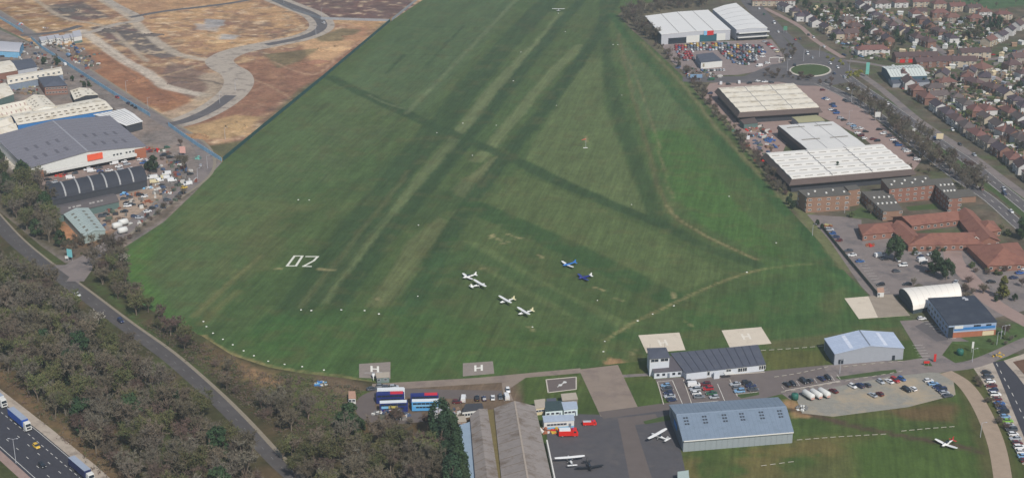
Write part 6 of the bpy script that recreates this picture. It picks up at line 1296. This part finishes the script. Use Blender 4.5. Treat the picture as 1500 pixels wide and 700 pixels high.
LAMPS=[(23,677,9.5,'tall lamp post on the motorway verge',True),(243.5,104,9,'lamp post right of the roundabout')]
lamp(23.5,678,9.8,'tall lamp post on the near verge of the motorway',None,True)
for i,(x,y) in enumerate(((1244,104),(1153,105),(1243,182),(1347,229),(1247,150),(1288,168),(1362,215),(1500,246),(1177,90),(1200,84))): lamp(x,y,9,'grey street lamp by the eastern roads, %s in the list from the roundabout'%nth(i),'street lamps by the eastern roads')
for i,(x,y) in enumerate(((345,133),(322,152),(463,52),(471,25),(416,6),(304,247),(290,266),(217,160),(185,135),(330,205))): lamp(x,y,8,'pale lamp column along the new site and estate roads, %s of ten'%nth(i),'lamp columns along the site and estate roads')
for i,(x,y) in enumerate(((1190,345),(1237,312),(1424,530),(1460,505),(1466,496),(1471,495),(1436,640),(1230,547))): lamp(x,y,6,'short lamp column near the hospital and access road, %s of eight'%nth(i),'short lamp columns near the access road')
def board(x,y,w,h,z,m,label,ang=0,name='road_sign',cat='sign'):
    o=thing(name,label,cat,G(x,y),R(ang)); mb=MB(); mb.box(-w/2,w/2,-.08,.08,z,z+h,m); put('board',mb.mesh('board'),o); 
    for s_ in (-1,1): mb=MB(); mb.tube((s_*w*.35,.15,0),(s_*w*.35,.15,z+h),.07,.07,W_lgrey,5); put('pole',mb.mesh('pole'),o)
tealb=M('teal_board',(110,176,164)); board(1270,113,2.6,9,2,tealb,'tall pale teal totem sign right of the yellow shrubs'); board(1150,49,3.2,3.6,2.4,M('green_sign',(84,136,112)),'green direction sign on the verge above the roundabout'); board(1285,178,3.6,3.4,3,W_white,'square white sign among the carriageway trees'); board(1376,207,4.4,3.6,1.5,cream,'cream back of a large road sign on the central strip'); board(1338,197,1.8,1.8,2,W_white,'small white sign on the central strip')
board(103,382,3.0,4.2,2,M('cyan_board',(120,190,196)),'pale cyan sign board at the estate road junction',-20); board(98,382,1.6,1.4,1.2,W_white,'small white board left of the cyan sign'); board(1019.6,118,9,2.6,2,M('blue_white_board',(120,150,180)),'blue and white banner sign at the corner of the showroom lot'); board(1413,292,3,2.4,1.5,W_white,'small green and white sign beside the brick annex')
board(268,228,3.6,4.2,1.6,M('pink_board',(206,160,150)),'pinkish sign board beside the estate road trees'); board(1357,535,2.4,1.0,1.0,redm,'red sign board at the car park entrance'); board(1369,530,1.0,3.4,.3,redm,'tall narrow red sign at the access road junction'); board(1424,516,.9,3.0,2,W_white,'white sign on a post beside the green tank')
def archy(): 
    o=thing('height_barrier','white height barrier frame at the showroom lot exit','barrier',G(1134,92),.2); mb=MB()
    for p,q in (((-4,0,0),(-4,0,4)),((-4,0,4),(4,0,4)),((4,0,4),(4,0,0)),((4,0,3.2),(9,2,3.2)),((9,2,0),(9,2,5))): mb.tube(p,q,.28,.28,wpaint,4)
    put('frame',mb.mesh('frame'),o); mb=MB(); mb.box(-4.5,-3.5,-.5,.5,0,.3,conc); mb.box(3.5,4.5,-.5,.5,0,.3,conc); put('footing',mb.mesh('footing'),o)
archy()
# windsock
o=thing('windsock','faded orange windsock on its mast in the middle of airfield','windsock',G(858,217)); mb=MB(); mb.tube((0,0,0),(0,0,6),.1,.07,W_lgrey,6); put('mast',mb.mesh('mast'),o); mb=MB(); mb.tube((0,0,5.8),(-2.6,.6,5.0),.5,.25,M('windsock_orange',(196,110,84)),8,False); put('sock',mb.mesh('sock'),o); mb=MB(); mb.box(-1.6,1.2,-.5,.5,0,.3,W_white); put('base',mb.mesh('base'),o)
# signal square shapes
o=thing('signal_dumbbell','white dumbbell signal lying in the kerbed signals square','signal',G(824,562,0)+Vector((0,0,.09)),R(55)); mb=MB()
for x_ in (-1.7,1.7): mb.tube((x_,0,0),(x_,0,.12),.8,.8,W_white,12)
mb.box(-1.2,1.2,-.22,.22,0,.1,W_white); put('dumbbell_plate',mb.mesh('dumbbell_plate'),o); mb=MB(); mb.box(-3.8,-2.7,-.15,.15,0,.12,W_white); put('bar',mb.mesh('bar'),o)
def heap(x,y,w,cols,label,cat='heap',name='scrap_heap',n=26,h=1.4,group=None,seed=1):
    r=random.Random(seed); o=thing(name,label,cat,G(x,y),r.random()*3,group)
    for i in range(n):
        mb=MB(); a,b_,c=r.uniform(.3,1.1),r.uniform(.25,.8),r.uniform(.2,.7); mb.solid([(-a,-b_,0),(a,-b_*.8,0),(a*.9,b_,0),(-a*.8,b_*.9,0)],[(-a*.8,-b_*.7,c),(a*.7,-b_*.6,c*1.1),(a*.8,b_*.7,c*.8),(-a*.6,b_*.8,c)],cols[i%len(cols)])
        rad=r.random()**.5*w; an=r.random()*6.28; put('piece',mb.mesh('piece'),o,(math.cos(an)*rad,math.sin(an)*rad*.8,max(0,(1-rad/w))*h*r.random()),(r.uniform(-.2,.2),r.uniform(-.2,.2),r.random()*3))
cW,cR,cB_,cBr,cG,cT=W_white,redm,M('tarp_blue',(52,92,160)),M('rust',(138,82,56),noise=.2),M('mid_grey',(120,120,120)),M('timber_pile',(168,160,110),noise=.15)
heap(470,562,2.6,[cW,bluem,cW,bluel],'crumpled blue and white tarpaulins on the rough ground',name='tarpaulin_heap',n=16,h=.8)
heap(1128,207,4,[cB_,bluem,cB_],'blue tarpaulin-covered load in the scrap yard',n=22,h=3,seed=2); heap(1113,199,5,[cW,cG,cR,bluel,greenm],'mixed bright scrap beside the rear warehouse wing',n=34,seed=3); heap(1100,190,5,[cR,cW,cG,cBr],'red and white scrap at the corner of the cream-roofed warehouse',n=34,seed=4)
heap(1112,236,3.4,[cR,cR,M('fire_red')],'stack of red barriers at the lower corner of yard',n=20,seed=5); heap(1094,214,2.2,[cR,cBr],'small red pile beside the white van by hedge',n=10,seed=6); heap(1078,192,3,[M('green_skip',(74,140,84)),greenm],'green skip beside the airfield hedge',n=10,h=2,seed=7,name='skip'); heap(1134,216,3,[cB_,W_dark],'dark blue covered stack against the rear wing wall',n=14,h=2,seed=8)
for i,(x,y,c,lb) in enumerate(((30,130,[cT,cBr,cT],'stacked pale timber, left pile, in the timber yard'),(42,128,[cT,cT,brick],'stacked pale timber, middle pile, in the timber yard'),(46,136,[cT,cBr],'stacked pale timber, lower pile beside the brick office'),(215,218,[redm,cBr],'rusty red skips beside the big grey warehouse'),(228,221,[redm,cBr],'rusty red skips, right-hand pair, by the bare tree'),(200,285,[cBr,orangeb],'rust-orange pile at the end of barrel warehouse'),(216,296,[orangeb,cBr],'orange and brown pallets in the middle of the yard'),(150,305,[cBr,cW,orangeb],'pallets and rubble in front of long low shed'),(163,304,[cW,cBr,cG],'white and brown scrap beside the rubble pallets'),(245,283,[cBr,cW],'brown heap with white bags near the estate road'),(182,285,[cB_,bluel],'blue covered goods under the barrel roof edge'),(217,276,[bluel,cW],'pale blue sheeting at the barrel warehouse end'),(88,258,[orangeb,cR],'orange trolleys at the left end of the car park'),(40,256,[orangeb,cBr],'orange stacks outside the left corner of the warehouse'),
    (112,84,[cBr,cG,cT],'rubble and pipes on the building site yard'),(128,90,[cBr,cT],'rubble heap further right in the site yard'),(140,80,[greenm,cBr],'greenish spoil with a digger in the site yard'),(66,42,[cG,cW,cBr],'grey and white materials at the top left of site'),(30,36,[bluel,cR,cW],'colourful scrap beside the top left hoarding'),(170,232,[cR,cW],'red and white trolleys under the shop canopy'),(290,232,[greenm,tealb],'teal materials inside the bend of the blue hoarding'),(555,607,[cW,cG],'small pale debris at the edge of loop road'),(752,608,[cG,cW],'debris at the gable of the old hangar') if False else (664,620,[cBr,cG],'debris between the white cabin and the lean-to'),(1460,520,[M('yellow_digger',(196,160,60)),cG],'yellow plant machinery at the top of the new road'),(797,632,[orangeb,cW],'orange and white cones beside the long cabin'),(818,631,[M('yellow_digger'),redm],'yellow and red boxes in front of the long cabin'),(1176,598,[cG,cW],'small white bags beside the gravel track'),(1275,360,[orangeb,cBr,cR],'orange and brown planters in the hospital car park'),(1213,331,[cBr,cT],'brown pallets at the top of the fence-side cars'))):
    heap(x,y,3.0 if i>5 else 4,c,lb,n=16,seed=20+i)
# garden sheds and conservatories among the houses
shm={}
def shed_mesh(m):
    if m.name not in shm:
        a=MB(); a.box(-1.6,1.6,-1.2,1.2,0,2.0,m); b_=MB(); b_.solid([(-1.8,-1.4,1.95),(1.8,-1.4,1.95),(1.8,1.4,1.95),(-1.8,1.4,1.95)],[(-1.8,-.05,2.6),(1.8,-.05,2.6),(1.8,.05,2.6),(-1.8,.05,2.6)],m if m is not brick else hr[0]); shm[m.name]=(a.mesh('wall'),b_.mesh('roof'))
    return shm[m.name]
shed_c=[('white',W_white),('brown',M('brown_timber')),('grey',W_grey),('cream',cream)]
P_=GN([(1180,12),(1300,14),(1420,30),(1500,40),(1510,90),(1510,210),(1420,170),(1330,112),(1230,70)])
k=0; rr=random.Random(77)
houses=[o.location for o in bpy.data.objects if o.name.startswith(('house','terrace','shop_parade','public_house'))]
while k<110:
    x=rr.uniform(200,420); y=rr.uniform(760,1500)
    if not inside(np.array([x]),np.array([y]),P_)[0]: continue
    if min((Vector((x,y,0))-h_).length for h_ in houses)<8.5: continue
    n_,m_=shed_c[rr.choice((0,0,1,2,3))]; o=thing('garden_shed','small %s shed or conservatory in the suburban gardens'%n_,'shed',(x,y,0),rr.random()*3,'%s sheds in the suburban gardens'%n_); a,b_=shed_mesh(m_); s_=rr.uniform(.8,1.5); put('wall',a,o,scale=s_); put('roof',b_,o,scale=s_); k+=1
    houses.append(Vector((x,y,0)))
# loose clutter of yards and gardens: far too much of it to count
def clutter(name,regions,n,seed,cols,hgt=(.4,1.8),size=(.5,1.9)):
    r=random.Random(seed); mb=MB(); cm=[M('clutter_%s_%d'%(name,i),c,noise=.1) for i,c in enumerate(cols)]
    for q,share in regions:
        P=GN(q); X=[p.x for p in P]; Y=[p.y for p in P]; pts=np.array([(r.uniform(min(X),max(X)),r.uniform(min(Y),max(Y))) for _ in range(int(n*share*2.2))]); ok=inside(pts[:,0],pts[:,1],P); k=0
        for (x,y),o_ in zip(pts,ok):
            if not o_ or k>n*share: continue
            if min(((x-h_.x)**2+(y-h_.y)**2) for h_ in KEEP)<20: continue
            k+=1; a=r.uniform(*size); b=r.uniform(*size)*.6; h=r.uniform(*hgt); t=r.random()*3; c_,s_=math.cos(t),math.sin(t); m=r.choice(cm)
            f=lambda u,v,z:(x+u*c_-v*s_,y+u*s_+v*c_,z)
            mb.solid([f(-a,-b,0),f(a,-b,0),f(a,b,0),f(-a,b,0)],[f(-a*.9,-b*.8,h),f(a*.85,-b*.9,h*.9),f(a*.9,b*.8,h),f(-a*.8,b*.9,h*.85)],m)
    tag(put(name,mb.mesh(name)),None,None,None,'stuff')
KEEP=[o.location.copy() for o in bpy.data.objects if o.parent is None and o.name.startswith(('house','parked','van','car','shop','terrace','public','bungalow'))]
clutter('yard_clutter',[([(190,222),(240,215),(292,262),(262,292),(205,330),(150,335),(130,300),(212,285),(215,255)],.30),([(0,72),(40,60),(110,112),(60,140),(0,140)],.18),([(62,62),(100,62),(150,92),(128,104)],.2),([(1090,182),(1125,184),(1142,218),(1124,236),(1100,205)],.07),([(985,95),(1012,100),(1060,112),(1040,118),(1010,116)],.08),([(640,603),(668,600),(684,604),(680,622),(650,618)],.04),([(560,606),(600,608),(590,614),(556,612)],.04)],950,5,[(190,188,182),(120,116,112),(130,108,90),(90,78,70),(70,86,112),(128,74,62),(84,92,80),(54,54,58)])
clutter('garden_clutter',[([(1182,10),(1300,14),(1330,50),(1235,72),(1200,45)],.2),([(1330,20),(1500,34),(1440,80),(1350,60)],.24),([(1345,100),(1420,112),(1500,165),(1512,262),(1410,180)],.4),([(1455,95),(1510,92),(1512,160),(1480,140)],.1),([(1240,60),(1300,66),(1300,90),(1250,86)],.06)],2600,6,[(196,194,190),(104,88,82),(92,104,62),(70,84,50),(140,118,98),(120,116,112),(96,74,64),(64,76,50)],(.4,2.0),(.8,3.2))
# spoil heaps on the building site
for i,(x,y,w,h,c) in enumerate(((490,72,14,3,(190,156,118)),(462,92,10,2.5,(150,110,88)),(520,56,12,2.5,(160,124,94)),(288,200,9,2,(160,124,90)),(345,185,11,2.2,(176,146,106)),(262,122,8,1.8,(110,92,84)),(222,52,10,2,(98,88,84)),(100,16,12,2.4,(92,86,82)),(160,45,9,2,(100,92,86)),(232,150,9,1.8,(134,96,74)),(205,118,9,1.6,(158,114,84)),(318,62,9,1.5,(190,160,120)))):
    o=thing('spoil_heap','low heap of dug earth, %s of the heaps on the building site'%nth(i),'earth heap',G(x,y),rnd.random()*6,'earth heaps on the building site'); mb=MB(); n=14; rings=[]
    for k in range(5):
        t=k/4; rings.append([(math.cos(a)*w*(1-t)**.8*(1+.25*math.sin(3*a+i+k*.4)+.12*math.sin(7*a+i))+.01,math.sin(a)*w*.55*(1-t)**.8*(1+.2*math.sin(4*a+i*2))+.01,h*t*(.8+.2*math.sin(a*2+i))-.05) for a in [2*math.pi*j/n for j in range(n)]])
    mb.loft(rings,M('spoil_%d'%i,c,noise=.25,scale=.5)); put('earth',mb.mesh('earth',True),o)
    mb=MB(); rr=random.Random(i)
    for j in range(40):
        a=rr.random()*6.28; d=rr.random()**.5*w*1.1; s_=rr.uniform(.2,.6); x_,y_=math.cos(a)*d,math.sin(a)*d*.6; mb.solid([(x_-s_,y_-s_,0),(x_+s_,y_-s_*.7,0),(x_+s_*.8,y_+s_,0),(x_-s_,y_+s_*.6,0)],[(x_-s_*.5,y_-s_*.4,h*.5*(1-d/w*.8)+s_),(x_+s_*.5,y_-s_*.3,h*.5*(1-d/w*.8)+s_),(x_+s_*.4,y_+s_*.5,h*.5*(1-d/w*.8)+s_*.8),(x_-s_*.4,y_+s_*.3,h*.5*(1-d/w*.8)+s_)],M('spoil_%d'%i))
    put('rubble',mb.mesh('rubble'),o)
# ================================================================ HAZE
def haze():
    m=bpy.data.materials.new('haze_air'); m.use_nodes=True; n=m.node_tree.nodes; l=m.node_tree.links; n.remove(n['Principled BSDF'])
    v=n.new('ShaderNodeVolumePrincipled'); v.inputs['Color'].default_value=(.84,.95,1,1); v.inputs['Density'].default_value=HAZE; v.inputs['Anisotropy'].default_value=.2; l.new(v.outputs[0],n['Material Output'].inputs['Volume'])
    mb=MB(); mb.box(-9500,9500,-2500,14500,-1.2,300,m); tag(put('haze',mb.mesh('haze')),None,None,None,'stuff')
HAZE=0.00016
haze()
